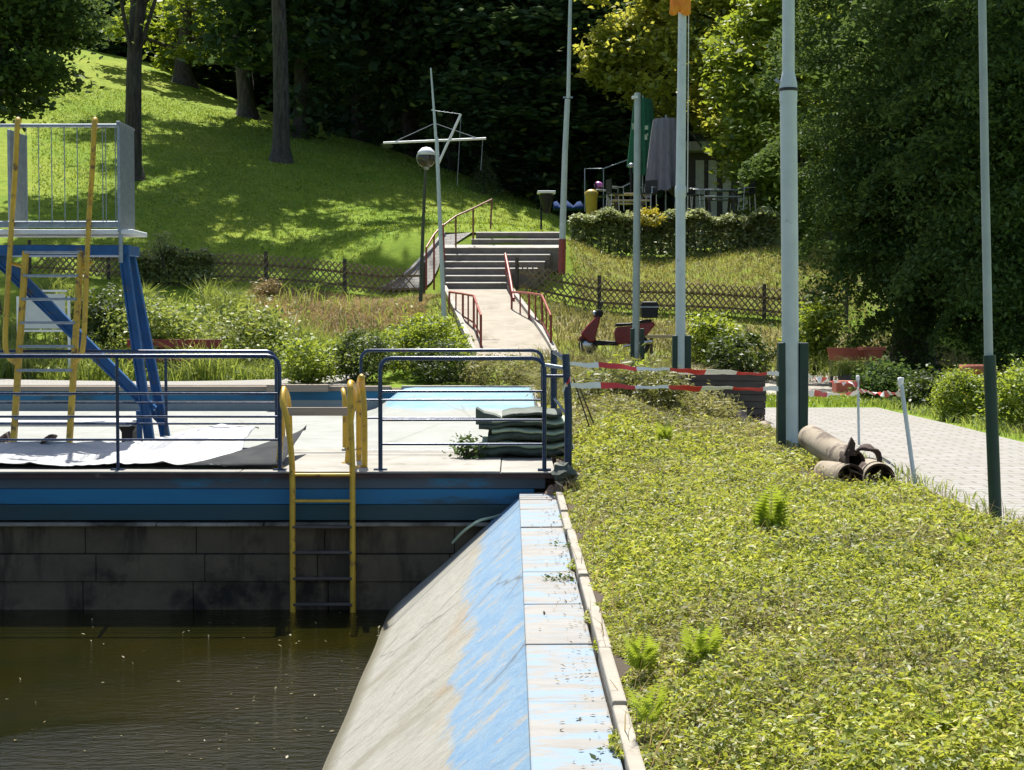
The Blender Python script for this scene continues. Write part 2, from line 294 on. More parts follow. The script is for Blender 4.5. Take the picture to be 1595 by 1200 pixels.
# ------------------------------------------------------------------ object helpers
def tag(o, label=None, cat=None, group=None, kind=None):
    if label: o['label'] = label
    if cat: o['category'] = cat
    if group: o['group'] = group
    if kind: o['kind'] = kind
    return o
def thing(name, label, cat, loc=(0, 0, 0), group=None):
    o = bpy.data.objects.new(name, None); COL.objects.link(o); o.location = Vector(loc)
    o.empty_display_size = .2
    return tag(o, label, cat, group)
def copy_tree(o, parent=None):
    c = o.copy(); COL.objects.link(c); c.parent = parent
    for ch in o.children: copy_tree(ch, c)
    return c
def root_loc(o):
    v = Vector((0, 0, 0))
    while o is not None: v = v + o.location; o = o.parent
    return v
class MB:
    """collects world-space shapes; build() links them as one mesh object under its thing"""
    def __init__(s): s.v = []; s.f = []; s.mi = []; s.sm = []
    def add(s, vs, fs, mi=0, smooth=False):
        n = len(s.v); s.v += [tuple(p) for p in vs]
        for f in fs: s.f.append([n + i for i in f]); s.mi.append(mi); s.sm.append(smooth)
        return s
    def hexa(s, p, mi=0):   # 8 points: bottom ring 0-3, top ring 4-7
        return s.add(p, [(3, 2, 1, 0), (4, 5, 6, 7), (0, 1, 5, 4), (1, 2, 6, 5), (2, 3, 7, 6), (3, 0, 4, 7)], mi)
    def box(s, x0, x1, y0, y1, z0, z1, mi=0):
        return s.hexa([(x0, y0, z0), (x1, y0, z0), (x1, y1, z0), (x0, y1, z0), (x0, y0, z1), (x1, y0, z1), (x1, y1, z1), (x0, y1, z1)], mi)
    def cbox(s, c, sx, sy, sz, rz=0, mi=0, rot=None):
        m = rot or Matrix.Rotation(rz, 3, 'Z'); c = Vector(c)
        P = [c + m @ Vector((a * sx / 2, b * sy / 2, d * sz / 2)) for d in (-1, 1) for a, b in ((-1, -1), (1, -1), (1, 1), (-1, 1))]
        return s.hexa(P, mi)
    def bar(s, p, q, w_, h_, up=(0, 0, 1), mi=0):
        p, q = Vector(p), Vector(q); d = (q - p).normalized(); u = Vector(up)
        a = d.cross(u)
        if a.length < 1e-4: a = d.cross(Vector((0, 1, 0)))
        a.normalize(); b = a.cross(d)
        P = []
        for c in (p, q): P += [c - a * w_ / 2 - b * h_ / 2, c + a * w_ / 2 - b * h_ / 2, c + a * w_ / 2 + b * h_ / 2, c - a * w_ / 2 + b * h_ / 2]
        return s.hexa(P, mi)
    def tube(s, pts, r, n=8, mi=0, cap=True):
        pts = [Vector(p) for p in pts]; m = len(pts)
        rs = r if hasattr(r, '__len__') else [r] * m
        t0 = (pts[1] - pts[0]).normalized(); u = t0.orthogonal().normalized(); V = []
        for i, p in enumerate(pts):
            t = (pts[min(i + 1, m - 1)] - pts[max(i - 1, 0)]).normalized()
            u = (u - t * u.dot(t)).normalized(); b = t.cross(u)
            for k in range(n):
                a = 2 * math.pi * k / n; V.append(p + (u * math.cos(a) + b * math.sin(a)) * rs[i])
        F = [(i * n + k, i * n + (k + 1) % n, (i + 1) * n + (k + 1) % n, (i + 1) * n + k) for i in range(m - 1) for k in range(n)]
        s.add(V, F, mi, True)
        if cap: s.add(V[:n], [tuple(range(n - 1, -1, -1))], mi); s.add(V[-n:], [tuple(range(n))], mi)
        return s
    def lathe(s, c, prof, n=16, mi=0, rot=None):
        c = Vector(c); V = []; m = rot or Matrix.Identity(3)
        for r, z in prof:
            for k in range(n):
                a = 2 * math.pi * k / n; V.append(c + m @ Vector((r * math.cos(a), r * math.sin(a), z)))
        F = [(i * n + k, i * n + (k + 1) % n, (i + 1) * n + (k + 1) % n, (i + 1) * n + k) for i in range(len(prof) - 1) for k in range(n)]
        return s.add(V, F, mi, True)
    def prism(s, poly, y0, y1, mi=0, m=None, smooth=False):  # polygon in x-z, extruded along y, placed by matrix m
        m = m or Matrix.Identity(4); n = len(poly)
        V = [m @ Vector((x, y, z)) for y in (y0, y1) for x, z in poly]
        F = [tuple(range(n)), tuple(range(2 * n - 1, n - 1, -1))] + [(i, n + i, n + (i + 1) % n, (i + 1) % n) for i in range(n)]
        return s.add(V, F, mi, smooth)
    def grid(s, P, mi=0, smooth=True):
        a, b = len(P), len(P[0]); V = [p for r in P for p in r]
        F = [(i * b + j, i * b + j + 1, (i + 1) * b + j + 1, (i + 1) * b + j) for i in range(a - 1) for j in range(b - 1)]
        return s.add(V, F, mi, smooth)
    def build(s, name, mats, parent=None, bevel=0, solid=0):
        o0 = root_loc(parent) if parent else Vector((0, 0, 0))
        me = bpy.data.meshes.new(name); me.from_pydata([(v[0] - o0.x, v[1] - o0.y, v[2] - o0.z) for v in s.v], [], s.f)
        for m in (mats if isinstance(mats, (list, tuple)) else [mats]): me.materials.append(m)
        me.polygons.foreach_set('material_index', s.mi); me.polygons.foreach_set('use_smooth', s.sm); me.update()
        o = bpy.data.objects.new(name, me); COL.objects.link(o); o.parent = parent
        if solid: md = o.modifiers.new('solid', 'SOLIDIFY'); md.thickness = solid; md.offset = 0
        if bevel: md = o.modifiers.new('bevel', 'BEVEL'); md.width = bevel; md.segments = 2; md.limit_method = 'ANGLE'
        return o
def smooth_path(pts, k=6):
    """Catmull-Rom through points"""
    pts = [Vector(p) for p in pts]; out = []
    for i in range(len(pts) - 1):
        p0, p1, p2, p3 = pts[max(i - 1, 0)], pts[i], pts[i + 1], pts[min(i + 2, len(pts) - 1)]
        for j in range(k):
            t = j / k
            out.append(.5 * ((2 * p1) + (p2 - p0) * t + (2 * p0 - 5 * p1 + 4 * p2 - p3) * t * t + (3 * p1 - p0 - 3 * p2 + p3) * t ** 3))
    out.append(pts[-1]); return out
def np_mesh(name, V, F, m, parent=None):
    me = bpy.data.meshes.new(name); nv, nf = len(V), len(F); k = F.shape[1]
    o0 = root_loc(parent) if parent else Vector((0, 0, 0))
    me.vertices.add(nv); me.vertices.foreach_set('co', (V - np.array(o0)).astype(np.float32).ravel())
    me.loops.add(nf * k); me.loops.foreach_set('vertex_index', F.astype(np.int32).ravel())
    me.polygons.add(nf); me.polygons.foreach_set('loop_start', np.arange(0, nf * k, k, dtype=np.int32))
    me.update(calc_edges=True); me.materials.append(m)
    o = bpy.data.objects.new(name, me); COL.objects.link(o); o.parent = parent; return o
def unit(a): return a / np.maximum(np.linalg.norm(a, axis=1, keepdims=True), 1e-9)
def leaves(name, P, size, asp, m, parent=None, seed=0, up=.6, droop=-.15, axis=None, jit=.45):
    """one diamond leaf per point: long axis mostly sideways, face mostly up"""
    g = np.random.default_rng(seed); n = len(P)
    a = g.normal(size=(n, 3)); a[:, 2] = a[:, 2] * .5 + droop
    if axis is not None: a = a * .5 + axis
    a = unit(a)
    nn = g.normal(size=(n, 3)); nn[:, 2] = np.abs(nn[:, 2]) + up
    b = unit(np.cross(nn, a)); s = (size if np.ndim(size) else np.full(n, size)) * (1 + jit * (g.random(n) - .5) * 2)
    s = s[:, None]; wv = s * asp * .5
    V = np.empty((n, 4, 3)); V[:, 0] = P - a * s * .5; V[:, 1] = P + b * wv - a * s * .05; V[:, 2] = P + a * s * .5; V[:, 3] = P - b * wv - a * s * .05
    cr = np.cross(a, b) * s * .08; V[:, 1] += cr; V[:, 3] += cr
    return np_mesh(name, V.reshape(-1, 3), np.arange(4 * n).reshape(n, 4), m, parent)
def blades(name, P, h, wd, m, parent=None, seed=0, lean=.35):
    """upright tapering grass blades: two-quad strips"""
    g = np.random.default_rng(seed); n = len(P); h = (h if np.ndim(h) else np.full(n, h)) * (.6 + .8 * g.random(n))
    th = g.random(n) * 6.283; b = np.stack([np.cos(th), np.sin(th), 0 * th], 1) * (wd * .5)
    ln = g.normal(size=(n, 3)) * lean; ln[:, 2] = 0
    hh = h[:, None]; upv = np.array([0, 0, 1.0])
    V = np.empty((n, 5, 3)); V[:, 0] = P - b; V[:, 1] = P + b
    mid = P + (upv + ln * .35) * hh * .55; V[:, 2] = mid + b * .7; V[:, 3] = mid - b * .7
    V[:, 4] = P + (upv * .92 + ln) * hh
    V = V.reshape(-1, 3); k = np.arange(n)[:, None] * 5
    F = np.concatenate([k + np.array([[0, 1, 2]]), k + np.array([[0, 2, 3]]), k + np.array([[3, 2, 4]])])
    return np_mesh(name, V, F, m, parent)
def clumps(c, rad, nc, nl, cr, seed, flat=.5, shell=.55, cut=None):
    """points of leaves in clumps spread through an ellipsoid"""
    g = np.random.default_rng(seed)
    d = unit(g.normal(size=(nc, 3))); rr = (shell + (1 - shell) * g.random(nc)) ** (1 / 1.3)
    C = np.array(c) + d * rr[:, None] * np.array(rad)
    if cut: C = C[cut(C)]
    i = g.integers(0, len(C), nl); s = cr * (.55 + .9 * g.random(len(C)))
    off = g.normal(size=(nl, 3)) * .5; off[:, 2] *= flat
    return C[i] + off * s[i][:, None], C

# ------------------------------------------------------------------ terrain
CTRL = [(-30, 34, 0), (-20, 34, 0), (-12, 34, 0), (-6, 34, 0), (4, 34, 0.05), (8, 35, 0), (14, 35, 0), (25, 35, 0),
 (-12, 39, .1), (-8, 39, .1), (-4, 39, .2), (-12, 44, 1.5), (-6, 44, 1.6), (-16, 44, 1.6),
 (.1, 35, .5), (.1, 36.5, .62), (-.5, 41, 1.4), (-1.1, 46.5, 2.25), (2.4, 36, .5), (2.6, 40, 1.0), (5, 40, .6), (10, 40, .4), (20, 42, .6),
 (-11.7, 48, 2.62), (-7.3, 48, 2.45), (-2.7, 48, 2.15), (1.8, 47, 1.85), (4.9, 47, 1.6), (9.8, 47, 1.3), (20, 48, 1.5),
 (2.3, 53, 3.9), (9, 53, 3.9), (16, 54, 3.9), (2.3, 50, 3.1), (9, 50, 2.8), (2, 58, 4.2), (8, 60, 4.2), (14, 62, 4.2), (5, 66, 4.3), (22, 62, 4.2),
 (-1, 51.2, 4.25), (1, 51.5, 4.25), (-3.2, 51, 4.0), (-9.9, 66, 8.2), (-14.7, 60, 6.9), (-13.7, 80, 11.9), (-6, 55, 4.6), (-12, 54, 4.9),
 (-23.6, 95, 17.6), (-13, 85, 12.7), (-6.4, 78, 10), (-1.7, 70, 7.5), (1.4, 62, 5.6), (-30, 120, 18), (0, 100, 7), (10, 90, 5), (30, 100, 6),
 (-60, 100, 20), (-40, 60, 9), (-60, 40, 4), (40, 50, 2), (60, 100, 8), (-20, 130, 14), (20, 130, 7)]
_c = np.array(CTRL, float); _K = lambda A, B: np.sqrt(((A[:, None, :] - B[None]) ** 2).sum(2) + 6.0)
_n0 = len(_c); _A = np.zeros((_n0 + 3, _n0 + 3)); _A[:_n0, :_n0] = _K(_c[:, :2], _c[:, :2]); _A[:_n0, _n0] = 1; _A[:_n0, _n0 + 1:] = _c[:, :2]
_A[_n0, :_n0] = 1; _A[_n0 + 1:, :_n0] = _c[:, :2].T
_W = np.linalg.solve(_A, np.concatenate([_c[:, 2], [0, 0, 0]]))
def wob(x, y, k=1.0): return (np.sin(1.7 * x * k + .6) * np.cos(1.3 * y * k) + .6 * np.sin(3.1 * x * k + 2.2 * y * k) + .5 * np.sin(5.3 * y * k - 2.7 * x * k)) / 2.1
EDGE = lambda y: 3.16 + .08 * np.sin(y * .9) + .05 * np.sin(y * 2.3) - .25 * sstep(18, 14, y) * sstep(13, 16, y)  # left side of the path
def H(x, y):
    x = np.asarray(x, float); y = np.asarray(y, float); x, y = np.broadcast_arrays(x, y); sh = x.shape
    q = np.stack([x.ravel(), y.ravel()], 1)
    z = (_K(q, _c[:, :2]) @ _W[:_n0] + _W[_n0] + q @ _W[_n0 + 1:]).reshape(sh)
    z = z * sstep(31.5, 36, y)
    # planted bank on the right of the pool
    inb = sstep(.42, .7, x) * (1 - sstep(EDGE(y) - .5, EDGE(y), x)) * (1 - sstep(24.5, 27, y))
    hump = .52 * np.exp(-(((x - 1.45) / .85) ** 2 + ((y - 20.0) / 3.0) ** 2)) + .26 * np.exp(-(((x - 1.0) / .5) ** 2 + ((y - 16.4) / 2.1) ** 2))
    bank = -.10 + .10 * sstep(.5, 1.3, x) + .035 * wob(x, y, 1.4) + hump
    return z + inb * bank - .17 * (1 - sstep(.40, .8, x)) * (y < 14) 
def Hf(x, y): return float(H(x, y))

def lines(*seg):
    out = []
    for a, b, st in seg: out += list(np.arange(a, b, st))
    out.append(seg[-1][1]); return np.array(out)
xs = lines((-90, -14, 4), (-14, .47, .45), (.47, 3.6, .17), (3.6, 14, .5), (14, 90, 4)); ys = lines((-12, 2, 2), (2, 31.7, .3), (31.7, 60, .45), (60, 110, 1.5), (110, 160, 5))
GX, GY = np.meshgrid(xs, ys); GZ = H(GX, GY) - .015
def ramp_line(y):
    s_ = np.clip((y - 35.2) / 11.82, 0, 1); pyv = 556 - 106 * s_ ** .85
    return (742 - 47 * s_ - 797.5) / FPX * y, (862 - 72 * s_ - 797.5) / FPX * y, CZ - (pyv - HZ) / FPX * y
_l, _r, _z = ramp_line(GY); _in = (GY > 34.7) & (GY < 47.6) & (GX > _l - .6) & (GX < _r + .6); GZ = np.where(_in, np.minimum(GZ, _z - .10), GZ)
nx, ny = len(xs), len(ys); V = np.stack([GX, GY, GZ], 2).reshape(-1, 3)
I, J = np.meshgrid(np.arange(nx - 1), np.arange(ny - 1)); I, J = I.ravel(), J.ravel()
cx, cy = (xs[I] + xs[I + 1]) / 2, (ys[J] + ys[J + 1]) / 2
keep = ~((cx < .47) & (cx > -14) & (cy > 2) & (cy < 31.7)); I, J = I[keep], J[keep]
F = np.stack([J * nx + I, J * nx + I + 1, (J + 1) * nx + I + 1, (J + 1) * nx + I], 1)
ground = np_mesh('ground', V, F, M['ground']); tag(ground, kind='structure')
for p in ground.data.polygons: p.use_smooth = True
dx, dy = V[:, 0], V[:, 1]
dry = np.zeros(len(V))
dry += 1.0 * sstep(40, 43.5, dy) * (1 - sstep(46.5, 48, dy)) * sstep(-8.2, -7, dx) * (1 - sstep(-3.0, -2.2, dx))
dry += .55 * sstep(36, 39, dy) * (1 - sstep(46, 47, dy)) * sstep(.6, 1.2, dx) * (1 - sstep(11, 13, dx))
dry += .48 * sstep(47, 48, dy) * (1 - sstep(52, 53, dy)) * sstep(1.5, 2.2, dx)
dry += .9 * (dy < 28) * (dx > .4) * (dx < 3.3) + .75 * (dy > 24) * (dy < 36) * (dx > .4) * (dx < 4)
dry = np.clip(dry, 0, 1)
a_ = ground.data.attributes.new('dry', 'FLOAT', 'POINT'); a_.data.foreach_set('value', dry.astype(np.float32))

def sheet(name, pts_l, pts_r, m, dz=.012, k=4):
    """ribbon draped on the ground between two edge lines"""
    P = []
    for a, b in zip(pts_l, pts_r):
        P.append([(a[0] + (b[0] - a[0]) * t / k, a[1] + (b[1] - a[1]) * t / k, Hf(a[0] + (b[0] - a[0]) * t / k, a[1] + (b[1] - a[1]) * t / k) + dz) for t in range(k + 1)])
    return tag(MB().grid(P).build(name, m), kind='structure')
Yp = np.arange(-4, 24.3, .5)
sheet('path', [(EDGE(y) - .15 if y < 23 else 3.2, y) for y in Yp], [(5.72 + .02 * math.sin(y), y) for y in Yp], M['path'], .008, 8)
Yp = np.arange(27.8, 36.5, .6)
sheet('yard', [(3.9, y) for y in Yp], [(7.0 + .12 * (y - 28), y) for y in Yp], M['yard'], .02, 5)
# paved edge behind the shallow basin, planted bed right of it
Xs = np.arange(-14, -2.6, .6)
sheet('pavement', [(x, 31.98) for x in Xs], [(x, 35.4) for x in Xs], M['path'], .03, 5)

# ------------------------------------------------------------------ pool water and walls
wt = MB().grid([[(x, y, -1.26) for x in (-14, -8, -4, -1, .0)] for y in (2.0, 5, 9, 13.99)]).build('pool_water', M['water']); tag(wt, kind='structure')

t = thing('pool_wall', 'sloping pool wall of worn cream and light blue concrete beside the ground cover', 'pool wall', (0, 8, 0))
# slope grid from under the water up to the coping
P = []
for y in np.linspace(2.0, 13.90, 60):
    row = []
    for k in range(25):
        q = k / 24 * 1.75
        row.append((.085 - 1.22 * q, y, -.215 - 1.07 * q + .006 * math.sin(y * 3.1 + q * 5) * math.sin(q * 9)))
    P.append(row)
MB().grid(P).build('slope_face', M['slope'], t)
yy = 2.0; rnd = random.Random(3); k = 0
while yy < 13.85:
    ln = 1.08 + rnd.uniform(-.06, .06); y1 = min(yy + ln, 13.86)
    z = -.19 + rnd.uniform(-.006, .006); tl = rnd.uniform(-.004, .004)
    MB().hexa([(.065, yy + .008, -.31), (.385, yy + .008, -.31), (.385, y1 - .008, -.31), (.065, y1 - .008, -.31),
               (.065, yy + .008, z), (.385, yy + .008, z + tl), (.385, y1 - .008, z + tl), (.065, y1 - .008, z)]).build('coping_slab', M['coping'], t, bevel=.008)
    yy = y1; k += 1
MB().box(.09, .47, 2, 13.88, -1.9, -.312).build('backing_wall', M['dark_concrete'], t)
t = thing('kerb', 'thin pale kerb stones edging the ground cover along the coping', 'kerb', (.43, 8, -.2))
yy = 2.0
while yy < 13.6:
    y1 = min(yy + 1.0 + rnd.uniform(-.05, .05), 13.75); z = -.145 + rnd.uniform(-.012, .012); dx_ = rnd.uniform(-.008, .008)
    MB().box(.393 + dx_, .452 + dx_, yy + .006, y1 - .006, -.4, z).build('kerb_stone', M['curb'], t, bevel=.01)
    yy = y1

# walkway between the two pools
FY, BY = 13.87, 16.3
t = thing('walkway', 'concrete walkway between the two pools with a blue banded front wall', 'walkway', (-5, 15, 0))
xx = -14.2
while xx < .39:
    x1 = min(xx + 2.35, .40); MB().box(xx, x1 - .008, FY - .04 + rnd.uniform(-.006, .006), BY, -.014, rnd.uniform(-.004, .004)).build('deck_slab', M['concrete'], t, bevel=.006); xx = x1
MB().box(-14, .40, FY - .01, FY + .16, -.06, -.017).build('slab_edge', M['dark_edge'], t)  # dark brown strip with a few paler patches along the slab edge
MB().box(-14, .30, FY + .04, FY + .3, -.158, -.062).build('faded_band', M['grey_blue_wall'], t)
MB().box(-14, .20, FY + .02, FY + .3, -.30, -.162).build('blue_band', M['blue_wall'], t, bevel=.006)
MB().box(-14, .14, FY + .015, FY + .3, -.445, -.303).build('teal_band', M['teal_wall'], t, bevel=.006)
b = MB(); xx = -14
while xx < -.1:
    wd = rnd.uniform(.5, 1.6); b.box(xx, min(xx + wd, -.1) - .01, FY - .03, FY + .3, -.495, -.458 - rnd.uniform(0, .012)); xx += wd
b.build('ledge', M['ledge'], t, bevel=.006)
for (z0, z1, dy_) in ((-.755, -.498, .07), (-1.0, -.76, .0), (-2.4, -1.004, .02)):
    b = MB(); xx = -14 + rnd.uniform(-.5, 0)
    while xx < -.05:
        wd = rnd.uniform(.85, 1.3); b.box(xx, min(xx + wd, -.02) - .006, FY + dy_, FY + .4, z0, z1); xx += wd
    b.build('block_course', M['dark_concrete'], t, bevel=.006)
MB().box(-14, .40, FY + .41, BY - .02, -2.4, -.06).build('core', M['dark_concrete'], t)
# end block of the walkway beside the coping
MB().box(.405, .62, FY - .02, FY + 1.2, -.35, -.02).build('end_block', M['curb'], t, bevel=.02)

# shallow basin behind the walkway
def basin_z(x, y):
    fl = -.78 + .30 * sstep(17, 31, y)
    beach = -.78 + .77 * np.clip((y - 23.0) / 8.4, 0, 1)
    k = sstep(-2.95, -2.1, x)
    return float(fl * (1 - k) + np.maximum(fl, beach) * k + max(0, (x + .9)) * .25 * (1 - sstep(22, 30, y)))
P = [[(x, y, basin_z(x, y)) for x in np.concatenate([np.linspace(-14, -3.3, 14), np.linspace(-3.15, .46, 20)])] for y in np.linspace(BY - .02, 31.7, 40)]
def m_basin():
    m, nt, p, v = base('basin_floor_paint')
    s = _n(nt, 'ShaderNodeSeparateXYZ'); nt.links.new(v, s.inputs[0])
    nz = noise(nt, v, .8, 6); a = _n(nt, 'ShaderNodeMath', operation='MULTIPLY_ADD'); a.inputs[1].default_value = .12
    nt.links.new(nz, a.inputs[0]); nt.links.new(s.outputs[2], a.inputs[2])
    wht = mix(nt, ramp(nt, noise(nt, v, 1.4, 8, .7), .4, .65), (.24, .255, .24), (.19, .20, .18))
    blu = mix(nt, ramp(nt, noise(nt, v, 1.2, 8, .7), .45, .6), (.10, .25, .37), (.17, .285, .35))
    c = mix(nt, ramp(nt, _mr(nt, a.outputs[0], -.26, -.16), .3, .7), wht, blu)
    vo = _n(nt, 'ShaderNodeTexVoronoi', feature='DISTANCE_TO_EDGE'); vo.inputs['Scale'].default_value = .55; nt.links.new(v, vo.inputs[0])
    c = mix(nt, ramp(nt, vo.outputs[0], .004, .014, (.55, .55, .55), (0, 0, 0)), c, (.12, .12, .10))
    nt.links.new(c, p.inputs['Base Color']); p.inputs['Roughness'].default_value = .75
    bump(nt, p, noise(nt, v, 8, 8, .7), .3, .02); return m
t = thing('shallow_basin', 'drained shallow pool basin with pale floor and blue banded far wall', 'pool basin', (-6, 24, 0))
MB().grid(P).build('basin_floor', m_basin(), t)
MB().box(-14, -2.5, 31.62, 31.98, -.085, .015).build('coping', M['plank'], t, bevel=.01)
MB().box(-14, -2.3, 31.70, 31.98, -.27, -.088).build('blue_band', M['blue_wall'], t)
MB().box(-14, -2.3, 31.72, 31.98, -.9, -.273).build('far_wall', M['basin_grey'], t)
MB().box(-5.0, -3.75, 31.35, 31.61, -.085, .06).build('planter_edge', M['plank'], t, bevel=.01)
MB().box(-2.28, .47, 31.7, 31.98, -.5, .02).build('beach_edge', M['curb'], t, bevel=.01)
MB().box(.42, .47, 16.3, 31.69, -.9, .0).build('right_edge', M['curb'], t, bevel=.01)

# ------------------------------------------------------------------ railings
def railing(name, label, Y, pxa, pxb, ztop, bars, posts, left_end, right_end, r=.018, grp='blue railings along the walkway'):
    xa, xb = (pxa - 797.5) / FPX * Y, (pxb - 797.5) / FPX * Y
    t = thing(name, label, 'railing', ((xa + xb) / 2, Y, 0), grp)
    rc = .10; pts = []
    if left_end: pts += [(xa, Y, 0), (xa, Y, ztop - rc)] + [(xa + rc * (1 - math.cos(a)), Y, ztop - rc + rc * math.sin(a)) for a in (R(30), R(60))] + [(xa + rc, Y, ztop)]
    else: pts += [(xa, Y, ztop)]
    if right_end: pts += [(xb - rc, Y, ztop)] + [(xb - rc + rc * math.sin(a), Y, ztop - rc + rc * math.cos(a)) for a in (R(30), R(60))] + [(xb, Y, ztop - rc), (xb, Y, 0)]
    else: pts += [(xb, Y, ztop)]
    MB().tube(pts, r, 10).build('top_rail', M['blue_rail'], t)
    for z in bars: MB().tube([(xa + .02, Y, z), (xb - .02, Y, z)], .011, 8).build('bar', M['blue_rail'], t)
    for px in posts:
        x = (px - 797.5) / FPX * Y; MB().tube([(x, Y, 0), (x, Y, ztop - .01)], .016, 8).build('post', M['blue_rail'], t)
    for px in posts + ([pxa] if left_end else []) + ([pxb] if right_end else []):
        x = (px - 797.5) / FPX * Y; MB().cbox((x, Y, .008), .12, .08, .014).build('foot_plate', M['blue_rail'], t)
    return t
railing('walkway_railing', 'blue railing at the front edge of the walkway left of the yellow ladder', 13.97, -330, 435, 1.04, (.70, .49, .28), [-85, 182], False, True, .02)
railing('walkway_railing', 'blue railing at the front edge of the walkway right of the yellow ladder', 13.97, 592, 848, 1.02, (.72, .46, .24), [], True, True, .02)
railing('walkway_railing', 'blue railing at the back edge of the walkway left of the plank', 16.15, -200, 430, 1.04, (.50, .28, .02), [-60, 258], False, True)
railing('walkway_railing', 'blue railing at the back edge of the walkway right of the plank', 16.15, 562, 845, 1.05, (.53, .34, .0), [], True, True)
# end gate frame at the bank
t = thing('rail_post', 'thick blue post with the red and white tape at the walkway end', 'post', (.50, 13.9, -.1))
MB().tube([(.505, 13.9, -.1), (.51, 13.9, .55), (.485, 13.9, 1.06)], .036, 12).build('post_tube', M['blue_rail'], t)
MB().tube([(.30, 13.95, .96), (.49, 13.92, .93)], .018, 8).build('arm', M['galv'], t)
MB().tube([(.30, 13.99, .86), (.49, 13.93, .86)], .014, 8).build('arm', M['blue_rail'], t)
t = thing('rail_post', 'second blue post behind the taped one at the walkway end', 'post', (.44, 16.2, 0))
MB().tube([(.44, 16.2, -.05), (.44, 16.2, 1.05)], .036, 12).build('post_tube', M['blue_rail'], t)
MB().tube([(.44, 16.2, 1.03), (.455, 15, 1.03), (.49, 13.96, 1.0)], .02, 8).build('side_rail', M['blue_rail'], t)
MB().tube([(.44, 16.2, .55), (.455, 15, .55), (.50, 13.96, .5)], .012, 8).build('bar', M['blue_rail'], t)

# ------------------------------------------------------------------ yellow ladders
t = thing('pool_ladder', 'yellow ladder from the walkway down into the dark pool water', 'ladder', (-1.72, 13.75, 0))
YL = FY - .09
for sx, px, apx, bpx in ((-1, 454, 442, 434), (1, 548, 546, 541)):
    x = (px - 797.5) / FPX * YL
    top = at(apx, 606 if sx < 0 else 596, YL + .18); b_ = gz(bpx, 729 if sx < 0 else 722, 0)
    pts = smooth_path([(x, YL, -1.9), (x, YL, -.6), (x, YL, .05), (x + (top.x - x) * .4, YL, .45), (top.x + .012, YL + .03, top.z - .12), top, (top.x + (b_.x - top.x) * .3, b_.y - .04, top.z - .12), ((top.x + 2 * b_.x) / 3, b_.y, .4), b_], 5)
    rl = MB().tube(pts, .027, 10).build('rail', M['yellow'], t)
    MB().lathe(b_, [(.055, 0), (.055, .012), (.03, .016)], 12).build('foot_flange', M['yellow'], rl)
xl, xr = (454 - 797.5) / FPX * YL, (548 - 797.5) / FPX * YL
for z in (-.02, -.255, -.49, -.72, -.955, -1.19, -1.42):
    MB().bar((xl, YL, z), (xr, YL, z), .055, .024).build('rung', M['yellow'] if z > -.4 else M['dark_wood'], t, bevel=.006)  # lower rungs coloured dark to stand for the shade below the deck
t = thing('hand_loop', 'yellow bent grab loop on the walkway right of the yellow ladder', 'grab rail', gz(568, 729))
a0, b0 = gz(568, 729), gz(559, 718); tp = at(563, 587, 14.1)
MB().tube(smooth_path([a0, (a0.x, a0.y, .5), (a0.x - .02, a0.y + .03, tp.z - .12), tp, (b0.x, b0.y - .03, tp.z - .14), (b0.x, b0.y, .5), b0], 5), .027, 10).build('tube', M['yellow'], t)
MB().tube([gz(550, 731), gz(560, 728), a0], .022, 8).build('foot_bar', M['yellow'], t)
t = thing('basin_ladder', 'dull yellow ladder top at the back edge beside the plank', 'ladder', gz(490, 697))
for px, dxp in ((441, 4), (537, -3)):
    p0 = at(px, 697, 16.32); tp = at(px + dxp, 608, 16.5)
    MB().tube(smooth_path([p0, (p0.x, p0.y, .5), tp, (tp.x, tp.y + .3, .35), (tp.x, tp.y + .35, -.6)], 5), .024, 8).build('rail', M['yellow'], t)
for z in (-.2, -.42): MB().bar((at(441, 700, 16.85).x, 16.85, z), (at(537, 700, 16.85).x, 16.85, z), .05, .024).build('rung', M['galv'], t)
t = thing('barrier_plank', 'weathered plank fixed across the gap behind the yellow ladder', 'plank', at(490, 642, 16.0))
MB().box(at(436, 640, 16.0).x, at(549, 640, 16.0).x, 16.0, 16.05, at(0, 648, 16).z, at(0, 635, 16).z).build('board', M['plank'], t, bevel=.006)

# ------------------------------------------------------------------ things lying on the walkway
def crumple(name, label, cat, cols, rows, fz, m, solid=.004):
    P = []
    for y in rows: P.append([(x + .02 * math.sin(7 * y + 3 * x), y + .02 * math.sin(5 * x), fz(x, y)) for x in cols])
    o = MB().grid(P).build(name, m, solid=solid); return tag(o, label, cat)
def wr(x, y): return .6 * abs(math.sin(2.3 * x + 3.1 * y + 1.2 * math.sin(2 * y))) ** .6 + .4 * (1 - abs(math.sin(5.1 * x - 4.3 * y + 2 * math.sin(1.7 * x)))) ** 2
def wr0(x, y): return .5 + .5 * math.sin(4.1 * x + 2.2 * math.sin(3.3 * y + x)) * math.cos(2.7 * y + 1.7 * math.sin(2.1 * x))
crumple('white_tarp', 'crumpled white tarpaulin lying on the walkway behind the left railing', 'tarpaulin', np.linspace(-7.5, -2.62, 200), np.linspace(14.06, 15.95, 80),
        lambda x, y: .012 + .05 * wr(x, y) + .02 * wr(3 * x, 3 * y) + .16 * float(sstep(-3.9, -3.0, x)) * float(sstep(14.3, 15.6, y)) + .06 * float(sstep(14.9, 15.8, y)), M['tarp_white'])
def tri(x, y): return .03 + .10 * float(sstep(14.1, 15.6, y)) * (x + 3.2) + .015 * wr(2 * x, 2 * y)
P = []
for i in range(20):
    s = i / 19; y = 14.03 + 1.75 * s; x0 = -3.02 + .9 * s ** .8; P.append([(x0 + (-2.13 - x0 + .02) * j / 9, y, .035 + .20 * s + .012 * wr(2 * (x0 + j * .1), 3 * y) + .05 * s * j / 9) for j in range(10)])
